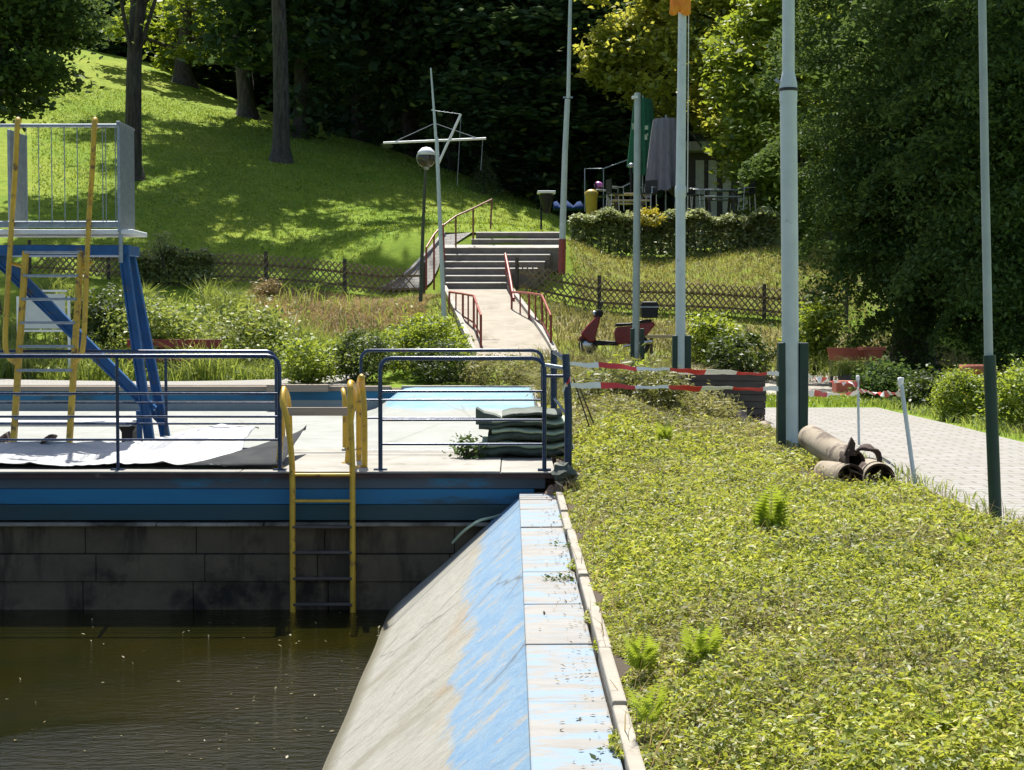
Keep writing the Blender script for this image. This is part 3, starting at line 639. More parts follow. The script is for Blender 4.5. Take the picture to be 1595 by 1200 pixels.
tag(MB().grid(P).build('grey_tarp', M['tarp_grey'], solid=.006), 'dark grey sheet folded beside the white tarpaulin at the railing corner', 'tarpaulin')
# stack of folded green mats; the pale layers paint in their sunlit tops
t = thing('mat_stack', 'stack of folded green mats, sunlit tops painted as pale layers, at the walkway end', 'mats', (-.05, 15.6, 0))
def mat_layer(z, x0, x1, th, m, seed):
    g = random.Random(seed); P = []
    n = 44
    for i in range(n + 1):
        x = x0 + (x1 - x0) * i / n; zz = z + .018 * math.sin(3.1 * x + seed) + .012 * math.sin(9 * x + seed * 2) ; jy = g.uniform(-.006, .006)
        P.append([(x, y + jy + .015 * math.sin(31 * x + h * 40), zz + h + .006 * math.sin(17 * y + 23 * x)) for y, h in ((15.3, -th * .5), (15.24, -th * .25), (15.22, 0), (15.25, th * .3), (15.34, th * .5), (15.7, th * .55), (16.0, th * .5), (16.05, 0), (16.0, -th * .5))])
    b = MB(); b.grid(P); b.add(P[0], [tuple(range(9))]); b.add(P[-1], [tuple(range(8, -1, -1))]); return b
for i, (z, x0, x1, th, mm) in enumerate(((.05, -.42, .62, .10, 'tarp_green'), (.135, -.30, .60, .06, 'tarp_pale'), (.20, -.24, .60, .09, 'tarp_green'), (.275, -.2, .58, .055, 'tarp_pale'), (.325, -.33, .55, .06, 'tarp_green'), (.375, -.20, .54, .05, 'tarp_pale'), (.42, -.1, .50, .05, 'tarp_green'))):
    mat_layer(z, x0, x1, th, M[mm], i * 3 + 1).build('mat', M[mm], t)
MB().prism([(-.36, .33), (-.36, .50), (-.28, .45), (-.18, .43), (-.10, .40), (-.10, .33)], 15.25, 15.55).build('turned_corner', M['tarp_green'], t, bevel=.01)
# bent rusty sheet left
def curled(name, label, c, rx, rz, a0, a1, ln, m, rot=0):
    P = []
    for i in range(15):
        a = a0 + (a1 - a0) * i / 14
        P.append([(c[0] + rx * math.cos(a) + math.cos(rot) * 0, c[1] + (j / 4 - .5) * ln, c[2] + rz * math.sin(a) + .02 * math.sin(3 * a + j)) for j in range(5)])
    o = MB().grid(P).build(name, m, solid=.02); return tag(o, label, 'scrap')
curled('bent_scrap', 'rusty brown bent scrap lying behind the left railing', at(40, 672, 15.9), .26, .22, R(190), R(345), .5, M['pipe_dark'])
# low springboard
t = thing('springboard', 'long low white springboard on a dark stand behind the white tarpaulin', 'springboard', at(200, 690, 17.2))
zb = at(0, 662, 17).z
MB().box(at(-200, 660, 17).x, at(212, 660, 17).x, 16.7, 17.2, zb, zb + .055).build('board', M['white_paint'], t, bevel=.01)
b = MB(); c0 = at(202, 662, 16.95); b.prism([(-.10, -.02), (.10, -.02), (.06, -.09), (.06, -.2), (.12, -.75), (-.12, -.75), (-.06, -.2), (-.06, -.09)], -.12, .12, 0, Matrix.Translation((c0.x, c0.y, zb + .018))); b.build('stand', M['rubber'], t)

# ------------------------------------------------------------------ diving tower
TY = 16.35
t = thing('diving_tower', 'blue and yellow diving platform tower with ladder and railed top', 'diving tower', at(100, 700, TY))
zf = at(0, 362, TY).z; zr = at(0, 196, TY).z
X = lambda px, Y=TY: (px - 797.5) / FPX * Y
MB().box(X(-260), X(210), TY, TY + .62, zf - .02, zf + .03).build('platform', M['white_paint'], t, bevel=.01)
MB().box(X(-255), X(200), TY + .08, TY + .55, zf - .24, zf - .13).build('beam', M['tower_blue'], t, bevel=.01)
MB().tube([(X(-200), TY, zr), (X(30), TY, zr), (X(186), TY, zr)], .02, 10).build('top_rail', M['galv'], t)
MB().tube([(X(-200), TY, zf + .10), (X(186), TY, zf + .10)], .018, 10).build('bottom_rail', M['galv'], t)
MB().box(X(-200), X(186), TY - .01, TY + .005, zf + .05, zf + .09).build('toe_board', M['galv'], t)
for px in (45, 64, 84, 104, 124, 163, 168, 183, -20, -40, -60): MB().tube([(X(px), TY, zf + .1), (X(px), TY, zr)], .0055, 6).build('rail_bar', M['galv'], t)
b = MB().box(X(186), X(186) + .03, TY - .02, TY + .62, zf + .0, zr + .02); b.box(X(186) - .005, X(186) + .035, TY - .03, TY + .63, zr + .02, zr + .045); b.build('side_panel', M['galv'], t, bevel=.006)
MB().box(X(1), X(1) + .03, TY + .3, TY + .9, zf, zr).build('side_panel', M['galv'], t, bevel=.006)
MB().tube([(X(189), TY + .02, zf + .04), (X(189), TY + .02, zf - .32)], .024, 8).build('bracket', M['galv'], t)
for pts in ([(27, 192), (24, 260), (18, 350), (12, 450), (8, 530), (13, 555), (26, 566)], [(147, 192), (144, 260), (138, 350), (134, 450), (130, 535), (124, 556), (113, 566)]):
    P = [at(pts[0][0] + 4, 199, TY + .12), at(pts[0][0] + 2, 190, TY + .05)] + [at(px, py, TY - .03 - .45 * max(0, (py - 350) / 216)) for px, py in pts]; MB().tube(smooth_path(P, 4), .027, 10).build('hand_rail', M['yellow'], t)
st = {}
for key, a_, b_ in (('l', (40, 392), (20, 708)), ('r', (126, 392), (107, 704))):
    p, q = at(a_[0], a_[1], TY - .06), at(b_[0], b_[1], 15.78); q.z = 0; st[key] = (p, q)
    MB().bar(p, q, .055, .075, (0, 1, 0)).build('stringer', M['yellow'], t, bevel=.008)
for k in range(9):
    s = .005 + k * .118; p = st['l'][0].lerp(st['l'][1], s); q = st['r'][0].lerp(st['r'][1], s); q.z = p.z
    MB().bar(p, q, .10, .028).build('rung', M['galv'], t, bevel=.005)
for (a_, b_) in (((13, 409), (38, 416)), ((144, 409), (128, 416))): MB().tube([at(a_[0], a_[1], TY - .06), at(b_[0], b_[1], TY - .06)], .018, 8).build('ladder_tie', M['yellow'], t)
def girder(p, q, wd, name='leg'):
    p, q = Vector(p), Vector(q); d = (q - p).normalized(); side = d.cross(Vector((0, 1, 0))).normalized()
    b = MB(); b.bar(p, q, .02, wd, (0, 1, 0)) if False else None
    for s in (-1, 1): b.bar(p + side * s * wd * .5, q + side * s * wd * .5, .07, .016, side)
    b.bar(p, q, .012, wd - .02, side); b.build(name, M['tower_blue'], t)
girder(at(193, 398, TY + .1), at(244, 765, TY + .35), .085); girder(at(203, 398, TY + .5), at(272, 755, TY + .8), .085)
girder(at(-60, 340, TY + .15), at(238, 640, TY + .3), .10, 'brace'); girder(at(0, 412, TY + .7), at(250, 655, TY + .75), .06, 'brace')
MB().bar(at(216, 640, TY + .3), at(222, 770, TY + .3), .05, .05, (0, 1, 0)).build('strut', M['tower_blue'], t)
girder(at(-150, 398, TY + .1), at(-170, 765, TY + .3), .13)

# ------------------------------------------------------------------ poles
def pole(name, label, pts, rs, m, cat='pole', grp=None, n=14):
    t = thing(name, label, cat, pts[0], grp); MB().tube(pts, rs, n).build('shaft', m, t); return t
G = 'white poles in a row along the path'
# nearest pair-held pole
YC = 15.4
t = pole('flag_pole', 'thick pale pole clamped between two dark green posts beside the clay pipes', [at(1232, 697, YC), at(1230, 380, YC), at(1228, 140, YC)], [.084, .084, .083], M['pole_white'], 'flagpole', G)
p1 = at(1228, 138, YC); p2 = at(1229, -420, YC)
MB().tube([p1, p2], [.062, .055], 14).build('upper_shaft', M['pole_white'], t)
MB().lathe(p1, [(.088, -.14), (.090, -.02), (.086, .05), (.066, .14), (.062, .16)], 16).build('collar', M['pole_white'], t)
MB().lathe(p1, [(.088, -.03), (.096, -.028), (.096, .0), (.088, .002)], 16).build('clamp_band', M['rubber'], t)
MB().bar(p1 + Vector((-.09, 0, .06)), p1 + Vector((-.13, 0, .09)), .02, .03).build('clamp_bolt', M['galv'], t)
for px0, px1 in ((1211, 1224), (1244, 1258)):
    MB().box(X(px0, YC), X(px1, YC), YC - .06, YC + .06, -.05, at(0, 534, YC).z).build('holder_post', M['green_steel'], t, bevel=.008)
MB().box(X(1224, YC), X(1244, YC), YC - .05, YC + .05, at(0, 712, YC).z, at(0, 698, YC).z).build('holder_foot', M['green_steel'], t)
YB = 23.0
t = pole('flag_pole', 'pale pole with an orange flag at its top, second from the right tall pole', [at(1060, 640, YB), at(1060, 300, YB), at(1063, 10, YB), at(1063, -60, YB)], [.075, .073, .060, .055], M['pole_white'], 'flagpole', G)
for px0, px1 in ((1047, 1055), (1067, 1076)): MB().box(X(px0, YB), X(px1, YB), YB - .06, YB + .06, 0, at(0, 523, YB).z).build('holder_post', M['green_steel'], t, bevel=.008)
MB().lathe(at(1060, 298, YB), [(.075, -.1), (.085, -.08), (.085, .05), (.074, .08)], 14).build('collar', M['pole_white'], t)
MB().tube([at(1071, 300, YB), at(1073, -40, YB)], .006, 6).build('halyard', M['white'], t)
t = thing('flag', 'small orange and red flag hanging at the top of the pale pole', 'flag', at(1057, 10, YB - .08))
P = [[at(1042 + i * 4.6 + 2 * math.sin(j * .8 + i), 22 - j * 12 + 3 * math.sin(i * 1.3), YB - .09 + .03 * math.sin(i * 1.9 + j)) for i in range(8)] for j in range(9)]
MB().grid(P).build('cloth', M['orange_cloth'], t, solid=.004)
YA = 34.5
t = pole('flag_pole', 'short greyish pole with flat cap behind the red scooter', [at(990, 575, YA), at(992, 350, YA), at(993, 145, YA)], [.082, .08, .07], M['pole_dull'], 'flagpole', G)
for px0, px1 in ((982, 988), (997, 1003)): MB().box(X(px0, YA), X(px1, YA), YA - .08, YA + .08, Hf(2.8, YA) - .1, at(0, 512, YA).z).build('holder_post', M['green_steel'], t, bevel=.01)
MB().box(X(983, YA), X(992, YA), YA - .08, YA + .08, at(0, 154, YA).z, at(0, 150, YA).z).build('cap_arm', M['white_paint'], t)
YD = 10.45
t = pole('lamp_pole', 'slim grey pole in a dark green sleeve at the path edge, rightmost', [at(1540, 556, YD), at(1534, 260, YD), at(1529, -60, YD)], [.030, .028, .026], M['pole_dull'], 'pole')
MB().tube([gz(1551, 812), at(1541, 554, YD)], [.042, .042], 12).build('sleeve', M['green_steel'], t)
YE = 47.2
pb = at(875, 428, YE)
t = pole('flag_pole', 'tall thin pale pole with a red base beside the stairs', [at(876, 375, YE), at(880, 240, YE), at(884, 155, YE)], [.10, .085, .08], M['pole_white'], 'flagpole')
MB().tube([at(885, 153, YE), at(887, 60, YE), at(889, -30, YE)], [.06, .058, .05], 12).build('upper_shaft', M['pole_white'], t)
MB().tube([pb, at(876, 373, YE)], .115, 12).build('base_socket', M['red_rail'], t)
MB().bar(at(877, 152, YE), at(892, 152, YE), .05, .05).build('cross_clamp', M['galv'], t)
# ship style mast
YM = 40.5
t = pole('signal_mast', 'thin ship style mast with a cross yard left of the stairs', [at(692, 500, YM), at(686, 360, YM), at(680, 215, YM)], [.06, .055, .05], M['pole_white'], 'mast')
MB().tube([at(679, 215, YM), at(675, 160, YM), at(671, 106, YM)], [.04, .03, .02], 10).build('topmast', M['pole_white'], t)
MB().tube([at(597, 223, YM), at(757, 216, YM)], .03, 8).build('yard', M['white_paint'], t)
MB().tube([at(683, 255, YM), at(718, 178, YM)], .032, 8).build('gaff', M['white_paint'], t)
for a_, b_ in (((676, 193), (612, 222)), ((679, 193), (745, 216)), ((672, 172), (717, 178)), ((718, 180), (712, 290)), ((752, 217), (749, 265))): MB().tube([at(*a_, YM), at(*b_, YM)], .007, 5).build('stay', M['galv'], t)
# globe lamp
YG = 42.5
t = thing('globe_lamp', 'round glass globe lamp on a slim dark post left of the mast', 'street lamp', at(656, 455, YG))
MB().tube([at(655, 470, YG), at(659, 350, YG), at(663, 262, YG)], [.055, .045, .04], 10).build('post', pm('mossy_post', (.06, .075, .045), (.045, .05, .035), 4, .7), t)
c0 = at(664, 246, YG); rg = .26
MB().lathe(c0, [(rg * math.sin(a), -rg * math.cos(a)) for a in np.linspace(.15, math.pi - .001, 18)], 24).build('globe', M['glass_globe'], t)
MB().lathe(c0, [(.05, -.34), (.08, -.30), (.10, -.25)], 14).build('neck', M['galv'], t)
MB().lathe(c0 + Vector((0, 0, .0)), [(rg + .004, -.012), (rg + .012, 0), (rg + .004, .012)], 24, rot=Matrix.Rotation(R(90), 3, 'X')).build('rim', M['white_paint'], t)
MB().lathe(c0 + Vector((0, 0, .07)), [(.20, -.02), (.262, .0), (.225, .10), (.12, .20), (.0, .225)], 20).build('cap', M['white_paint'], t)

# ------------------------------------------------------------------ barrier tape and stakes
def tape(label, A, B, sag, wd, seg, twist=0.0, start=0):
    A, B = Vector(A), Vector(B); n = max(12, int((B - A).length / .04)); b = MB(); d = (B - A).normalized()
    side0 = Vector((0, 0, 1)); out = d.cross(side0).normalized()
    rows = []
    for i in range(n + 1):
        s = i / n; p = A.lerp(B, s) - Vector((0, 0, sag * 4 * s * (1 - s))); p.z += .006 * math.sin(23 * s + seg * 9) + .004 * math.sin(61 * s); a = twist * s * 6.283 + .45 * math.sin(9 * s + seg * 5) + .5 * math.sin(3.1 * s + wd * 90) ** 3
        rows.append((p, side0 * math.cos(a) + out * math.sin(a), out * math.cos(a) - side0 * math.sin(a), s * (B - A).length))
    for i in range(n):
        p, u, o_, l0 = rows[i]; q, v, r_, _ = rows[i + 1]; mi = (int((l0 + start) / seg)) % 2; h = wd / 2 * (.72 + .28 * math.sin(l0 * 5.3 + wd * 100)); e = .001
        b.hexa([p - u * h - o_ * e, q - v * h - r_ * e, q - v * h + r_ * e, p - u * h + o_ * e, p + u * h - o_ * e, q + v * h - r_ * e, q + v * h + r_ * e, p + u * h + o_ * e], mi)
    o = b.build('barrier_tape', [M['white'], M['red']]); return tag(o, label, 'barrier tape', 'red and white barrier tapes')
pA, pC = at(888, 566, 13.86), at(1213, 583, YC - .08)
tape('upper red and white tape from the blue post to the dark green posts', pA, pC, .015, .055, .42, .0, .1)
tape('lower red and white tape from the blue post to the dark green posts', at(880, 599, 13.85), at(1212, 606, YC - .08), .01, .058, .40, .0, .0)
YS1, YS2 = gz(1337, 693).y, gz(1424, 752).y
tape('thin twisted tape from the dark green posts to the upright stake', at(1258, 588, YC), at(1336, 599, YS1), .01, .06, .14, 2.0)
tape('red and white tape from the pole to the stakes, lower strand', at(1258, 612, YC), at(1338, 611, YS1 - .02), .02, .065, .40, .1, .2)
tape('short red and white tape hung between the two thin stakes', at(1336, 607, YS1 - .03), at(1406, 613, YS2), .02, .06, .30, .6, .1)
tag(tape('loose tape end tied in a knot on the thick blue post', at(876, 610, 13.85), at(889, 590, 13.83), -.01, .06, .06, .4), group='red and white barrier tapes')
t = thing('stake', 'thin upright white stake on the path holding tape', 'stake', gz(1338, 693)); MB().tube([gz(1338, 694), at(1336, 587, YS1)], .014, 8).build('rod', M['pole_white'], t)
MB().lathe(at(1336, 589, YS1), [(.017, -.03), (.022, 0), (.015, .03), (0, .032)], 8).build('cap', M['white'], t)
t = thing('stake', 'leaning white stake at the edge of the path beside the pipes', 'stake', gz(1424, 752)); MB().tube([gz(1425, 754), at(1403, 592, YS2)], .018, 8).build('rod', M['pole_white'], t)
MB().lathe(at(1403, 594, YS2), [(.02, -.05), (.026, 0), (.026, .03), (0, .034)], 8).build('cap', M['white'], t)
t = thing('garden_cane', 'pair of thin dark canes leaning in the bank behind the blue post', 'cane', at(915, 640, 16)); MB().tube([at(893, 590, 15.5), at(918, 665, 15.8)], .008, 6).build('cane', M['dark_wood'], t); MB().tube([at(901, 600, 15.5), at(928, 668, 15.9)], .008, 6).build('cane', M['dark_wood'], t)

# ------------------------------------------------------------------ clay pipes
def pipe(label, p, q, r, m, group='old clay pipes dumped by the path', thick=.022):
    p, q = Vector(p), Vector(q); d = (q - p); ln = d.length; rot = Vector((0, 0, 1)).rotation_difference(d).to_matrix()
    t = thing('clay_pipe', label, 'pipe', p, group)
    n = 24
    MB().lathe(p, [(r - .002, 0), (r, .006), (r * 1.0, ln * .3), (r * .985, ln * .6), (r, ln - .006), (r - .002, ln)], n, rot=rot).build('wall', m, t)
    b = MB(); b.lathe(p, [(r - thick, ln * .02), (r - thick, ln * .98)], n, rot=rot)
    b.lathe(p, [(r - .002, 0), (r - thick, ln * .02)], n, rot=rot); b.lathe(p, [(r - thick, ln * .98), (r - .002, ln)], n, rot=rot); b.build('bore', M['pipe_dark'], t)  # bore is much darker brown than the outer wall
    return t
pz = .08
pipe('long mottled clay pipe leaning up against the green posts', at(1262, 682, 13.9), at(1327, 722, 12.75), .118, M['clay'])
pipe('ochre clay pipe half sunk in the ground cover, mouth open to the right', at(1287, 737, 13.2), at(1326, 745, 12.3), .115, M['clay'])
pipe('dark mouthed clay pipe lying lowest on the right of the pile', at(1352, 735, 13.1), at(1370, 746, 12.2), .125, M['clay'])
curled('pipe_shard', 'broken curved brown pipe shard standing on the pile, pointed', at(1334, 714, 12.5), .10, .12, R(150), R(330), .28, M['pipe_dark'])
curled('pipe_shard', 'broken brown half ring of pipe resting on top of the pile', at(1350, 717, 12.5), .105, .105, R(-70), R(150), .10, M['pipe_dark'])
MB().prism([(-.045, -.02), (.04, -.02), (.05, .08), (.02, .13)], -.02, .02, 0, Matrix.Translation(at(1322, 706, 12.4))).build('pointed_tip', M['pipe_dark'], bpy.data.objects['pipe_shard'])
pipe('pale clay pipe piece leaning at the end of the timber stack', at(1152, 648, 19.6), at(1168, 674, 19.0), .085, M['clay'])
pipe('small dark mouthed pipe lying under the timber stack', at(1190, 668, 19.4), at(1180, 672, 18.7), .10, M['clay'])
pipe('brown clay pipe lying by the far right shrub', at(1600, 668, 19.5), at(1581, 682, 18.9), .09, M['terracotta'])

# ------------------------------------------------------------------ timber stack
t = thing('timber_stack', 'stack of dark weathered planks behind the ground cover mound', 'timber', at(1130, 660, 20.6))
z0 = 0.0
for i in range(7):
    z1 = z0 + .092; b = MB(); x0 = X(1062 + rnd.uniform(-3, 3), 20.6); x1 = X(1193 + rnd.uniform(-2, 2), 20.6)
    b.box(x0, x1, 20.6 + rnd.uniform(-.015, .015), 21.3, z0 + .004, z1); b.build('plank', M['dark_wood'], t, bevel=.008); z0 = z1
t = thing('timber_board', 'low dark boards left of the plank stack behind the tape', 'timber', at(1020, 590, 26))
MB().box(X(982, 26), X(1068, 26), 26, 26.6, .05, at(0, 586, 26).z).build('board', M['dark_wood'], t, bevel=.01)
MB().bar(at(1010, 594, 25.9), at(1075, 582, 25.9), .10, .05).build('pale_board', M['pale_wood'], t)

# ------------------------------------------------------------------ bench rails by the scooter
t = thing('park_bench', 'simple pale wooden bench on the grass behind the red scooter', 'bench', at(1050, 560, 37))
gzv = Hf(3.8, 37)
for yp, nm in ((524, 'back_rail'), (557, 'seat')): MB().box(X(1005, 37.2), X(1090, 37.2), 37.2 - (.3 if nm == 'seat' else 0), 37.25, at(0, yp + 3, 37.2).z, at(0, yp - 2, 37.2).z).build(nm, M['pale_wood'], t, bevel=.006)
for px in (1012, 1082): MB().box(X(px, 37.25), X(px + 5, 37.25), 37.26, 37.33, gzv - .1, at(0, 522, 37.2).z).build('leg', M['dark_wood'], t)

# ------------------------------------------------------------------ scooter
SY = 36.0; sx0 = X(1000, SY); sg = at(1000, 555, SY).z + .03
t = thing('motor_scooter', 'red motor scooter with black top box parked on the grass', 'scooter', (sx0, SY, sg))
T = Matrix.Translation((sx0, SY, sg))
def wheel(x):
    rim = Matrix.Rotation(R(90), 3, 'X'); wq = MB().lathe((sx0 + x, SY, sg + .22), [(.13, -.05), (.20, -.055), (.222, -.02), (.222, .02), (.20, .055), (.13, .05)], 22, rot=rim).build('wheel', M['rubber'], t)
    MB().lathe((sx0 + x, SY, sg + .22), [(0, -.04), (.12, -.045), (.135, -.03), (.135, .03), (.12, .045), (0, .04)], 18, rot=rim).build('rim', M['chrome'], wq)
wheel(-1.27); wheel(-.04)
MB().prism([(-1.36, .40), (-1.44, .48), (-1.30, .66), (-1.10, .86), (-1.02, .92), (-.98, .86), (-1.04, .62), (-1.12, .30), (-1.2, .30)], -.18, .18, 0, T).build('front_shield', M['red_gloss'], t, bevel=.03)
MB().prism([(-1.52, .30), (-1.45, .44), (-1.27, .48), (-1.10, .42), (-1.06, .30), (-1.12, .32), (-1.27, .42), (-1.42, .36)], -.08, .08, 0, T).build('front_fender', M['red_gloss'], t, bevel=.01)
MB().prism([(-1.14, .22), (-1.06, .34), (-.62, .32), (-.55, .22)], -.17, .17, 0, T).build('footboard', M['black'], t, bevel=.02)
MB().prism([(-.62, .24), (-.66, .52), (-.60, .64), (-.2, .68), (.24, .78), (.30, .70), (.10, .46), (-.1, .34), (-.3, .26)], -.17, .17, 0, T).build('rear_body', M['red_gloss'], t, bevel=.03)
MB().prism([(-.66, .655), (-.60, .74), (-.3, .745), (-.12, .80), (.2, .83), (.24, .785), (-.2, .69)], -.14, .14, 0, T).build('seat', M['black'], t, bevel=.03)
MB().prism([(-1.06, .86), (-1.12, .98), (-1.02, 1.06), (-.90, 1.0), (-.94, .88)], -.10, .10, 0, T).build('handlebar_cover', M['black'], t, bevel=.02)
MB().tube([(sx0 - .96, SY - .34, sg + 1.03), (sx0 - 1.0, SY, sg + 1.0), (sx0 - .96, SY + .34, sg + 1.03)], .018, 8).build('handlebar', M['black'], t)
MB().lathe((sx0 - 1.115, SY, sg + .95), [(0, -.05), (.07, -.04), (.085, .0), (.07, .03)], 14, rot=Matrix.Rotation(R(-90), 3, 'Y')).build('headlight', M['chrome'], t)
for s in (-1, 1):
    mr = MB().tube([(sx0 - .98, SY + s * .22, sg + 1.04), (sx0 - .96, SY + s * .32, sg + 1.18)], .008, 6).build('mirror_arm', M['black'], t)
    MB().lathe((sx0 - .95, SY + s * .33, sg + 1.2), [(0, -.02), (.055, -.01), (.06, .01), (0, .015)], 12, rot=Matrix.Rotation(R(90), 3, 'Y')).build('mirror', M['black'], mr)
bx = MB().prism([(-.02, .86), (-.04, 1.18), (.0, 1.24), (.34, 1.24), (.37, 1.16), (.34, .86)], -.2, .2, 0, T).build('top_box', M['black'], t, bevel=.03)
MB().prism([(-.045, 1.10), (-.045, 1.13), (.375, 1.13), (.375, 1.10)], -.205, .205, 0, T).build('lid_seam', M['galv'], bx)
MB().tube([(sx0 - .45, SY - .2, sg + .2), (sx0 - .1, SY - .21, sg + .26), (sx0 + .22, SY - .2, sg + .32)], [.03, .05, .045], 10).build('exhaust', M['chrome'], t)

# ------------------------------------------------------------------ stairs, ramp and hand rails
tops = [441, 430, 418.5, 408, 397, 386, 373, 362.5]
t = thing('stairs', 'outdoor stairs of grey steps with pale slab edges rising to the terrace', 'stairs', at(745, 450, 47))
Lx = [695, 694, 693, 692, 691, 691, 735, 742]; Rx = [792, 795, 838, 848, 856, 872, 872, 873]
yk = 47.0; prev = at(0, 450, 47).z
for k, ty in enumerate(tops):
    dep = .40 if k != 5 else 1.5; z = at(0, ty, yk).z; tilt = .05 if k != 5 else .17
    x0, x1 = X(Lx[k], yk), X(Rx[k], yk)
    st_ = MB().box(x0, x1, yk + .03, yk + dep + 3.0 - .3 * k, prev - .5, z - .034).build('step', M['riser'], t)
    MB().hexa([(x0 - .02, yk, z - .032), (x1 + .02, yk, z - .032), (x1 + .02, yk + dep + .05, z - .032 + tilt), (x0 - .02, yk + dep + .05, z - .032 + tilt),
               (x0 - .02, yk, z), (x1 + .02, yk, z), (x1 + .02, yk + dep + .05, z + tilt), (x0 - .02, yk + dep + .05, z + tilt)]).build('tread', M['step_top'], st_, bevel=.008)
    prev = z; yk += dep
ZT = prev
tag(MB().grid([[(X(px, yk - .1), yk - .1 + j * 1.3, ZT + .02 + j * .05) for px in (690, 740, 800, 880)] for j in range(4)]).build('upper_path', M['path']), kind='structure')
# sloping ramp
t = thing('ramp', 'pale concrete ramp leading up to the foot of the stairs', 'ramp', at(790, 545, 36.2))
rows = []
for s in np.linspace(0, 1, 14):
    y = 35.2 + (47.02 - 35.2) * s; sc_ = 1 - (47.02 - y) / 11.82
    pyv = 556 + (450 - 556) * (sc_ ** .85); lx = 742 + (695 - 742) * sc_; rx = 862 + (790 - 862) * sc_
    a, b = at(lx, pyv, y), at(rx, pyv, y); rows.append([a + Vector((0, 0, -.5)), a, a.lerp(b, .5), b, b + Vector((0, 0, -.5))])
MB().grid(rows, smooth=False).build('ramp_surface', M['ramp_top'], t)
for j, s in ((1, -1), (3, 1)):
    b = MB()
    for r0, r1 in zip(rows[:-1], rows[1:]): b.bar(r0[j] + Vector((s * .06, 0, .02)), r1[j] + Vector((s * .06, 0, .02)), .12, .18)
    b.build('kerb_edge', M['step_top'], t)
def handrail(label, top, foot, m, grp='red and brown hand rails of the stairs', lower=None, r=.03):
    t = thing('hand_rail', label, 'hand rail', foot[0], grp)
    MB().tube(top, r, 8).build('top_rail', m, t)
    for a, b in zip(foot, [p for p in top]):
        MB().tube([a, b], .03, 8).build('post', m, t)
    if lower and len(foot) > 3:
        for (a, b), (c, d) in zip(list(zip(foot, top))[:-1], list(zip(foot, top))[1:]): MB().tube([(a + c) / 2, (b + d) / 2], .022, 6).build('post', m, t)
    if lower:
        for f in lower: MB().tube([a.lerp(b, f) for a, b in zip(foot, top)], .024, 6).build('lower_rail', m, t)
    return t
handrail('brown hand rail curving up beside the upper steps', [at(690, 352, 48.6), at(710, 337, 49.2), at(737, 325, 50.0), at(766, 311, 51.0)], [at(692, 400, 48.6), at(710, 385, 49.2), at(737, 373, 50.0), at(764, 357, 51.0)], M['brown_rail'])
handrail('red hand rail at the left foot of the stairs by the fence', [at(664, 386, 47.2), at(676, 366, 47.8), at(690, 350, 48.4)], [at(664, 452, 47.2), at(676, 452, 47.8), at(692, 440, 48.4)], M['red_rail'])
handrail('bright red sloping hand rail at the right foot of the stairs', [at(800, 466, 44.5), at(794, 430, 46), at(787, 396, 47.6)], [at(800, 522, 44.5), at(796, 478, 46), at(789, 445, 47.6)], M['red_rail'], lower=(.5,), r=.045)
handrail('brown railing panel along the left side of the ramp', [at(700, 455, 43), at(721, 458, 41.2), at(738, 461, 39.4), at(749, 492, 36.4)], [at(699, 500, 43), at(721, 521, 41.2), at(738, 537, 39.4), at(749, 548, 36.4)], M['red_rail'], lower=(.12, .45))
handrail('red railing panel along the right side of the ramp', [at(797, 455, 43), at(824, 457, 41.2), at(844, 460, 39.4), at(858, 492, 36.4)], [at(797, 520, 43), at(824, 531, 41.2), at(845, 534, 39.4), at(858, 556, 36.4)], M['red_rail'], lower=(.12, .45))

# curved grey paved path left of the stairs
Pl = [at(595, 408, 48.4), at(615, 393, 48.8), at(640, 377, 49.4), at(668, 362, 50.2), at(692, 352, 51.2)]; Pr = [at(660, 425, 48.4), at(672, 412, 48.8), at(682, 396, 49.4), at(690, 380, 50.2), at(735, 362, 51.2)]
sheet('side_path', [(p.x, p.y) for p in Pl], [(p.x, p.y) for p in Pr], M['path'], .06, 4)
b = MB()
for p, q in zip(Pl[:-1], Pl[1:]): b.bar((p.x, p.y, Hf(p.x, p.y) + .06), (q.x, q.y, Hf(q.x, q.y) + .06), .12, .16)
o = b.build('path_kerb', M['step_top']); tag(o, 'pale curved kerb edging the lawn left of the stairs', 'kerb')

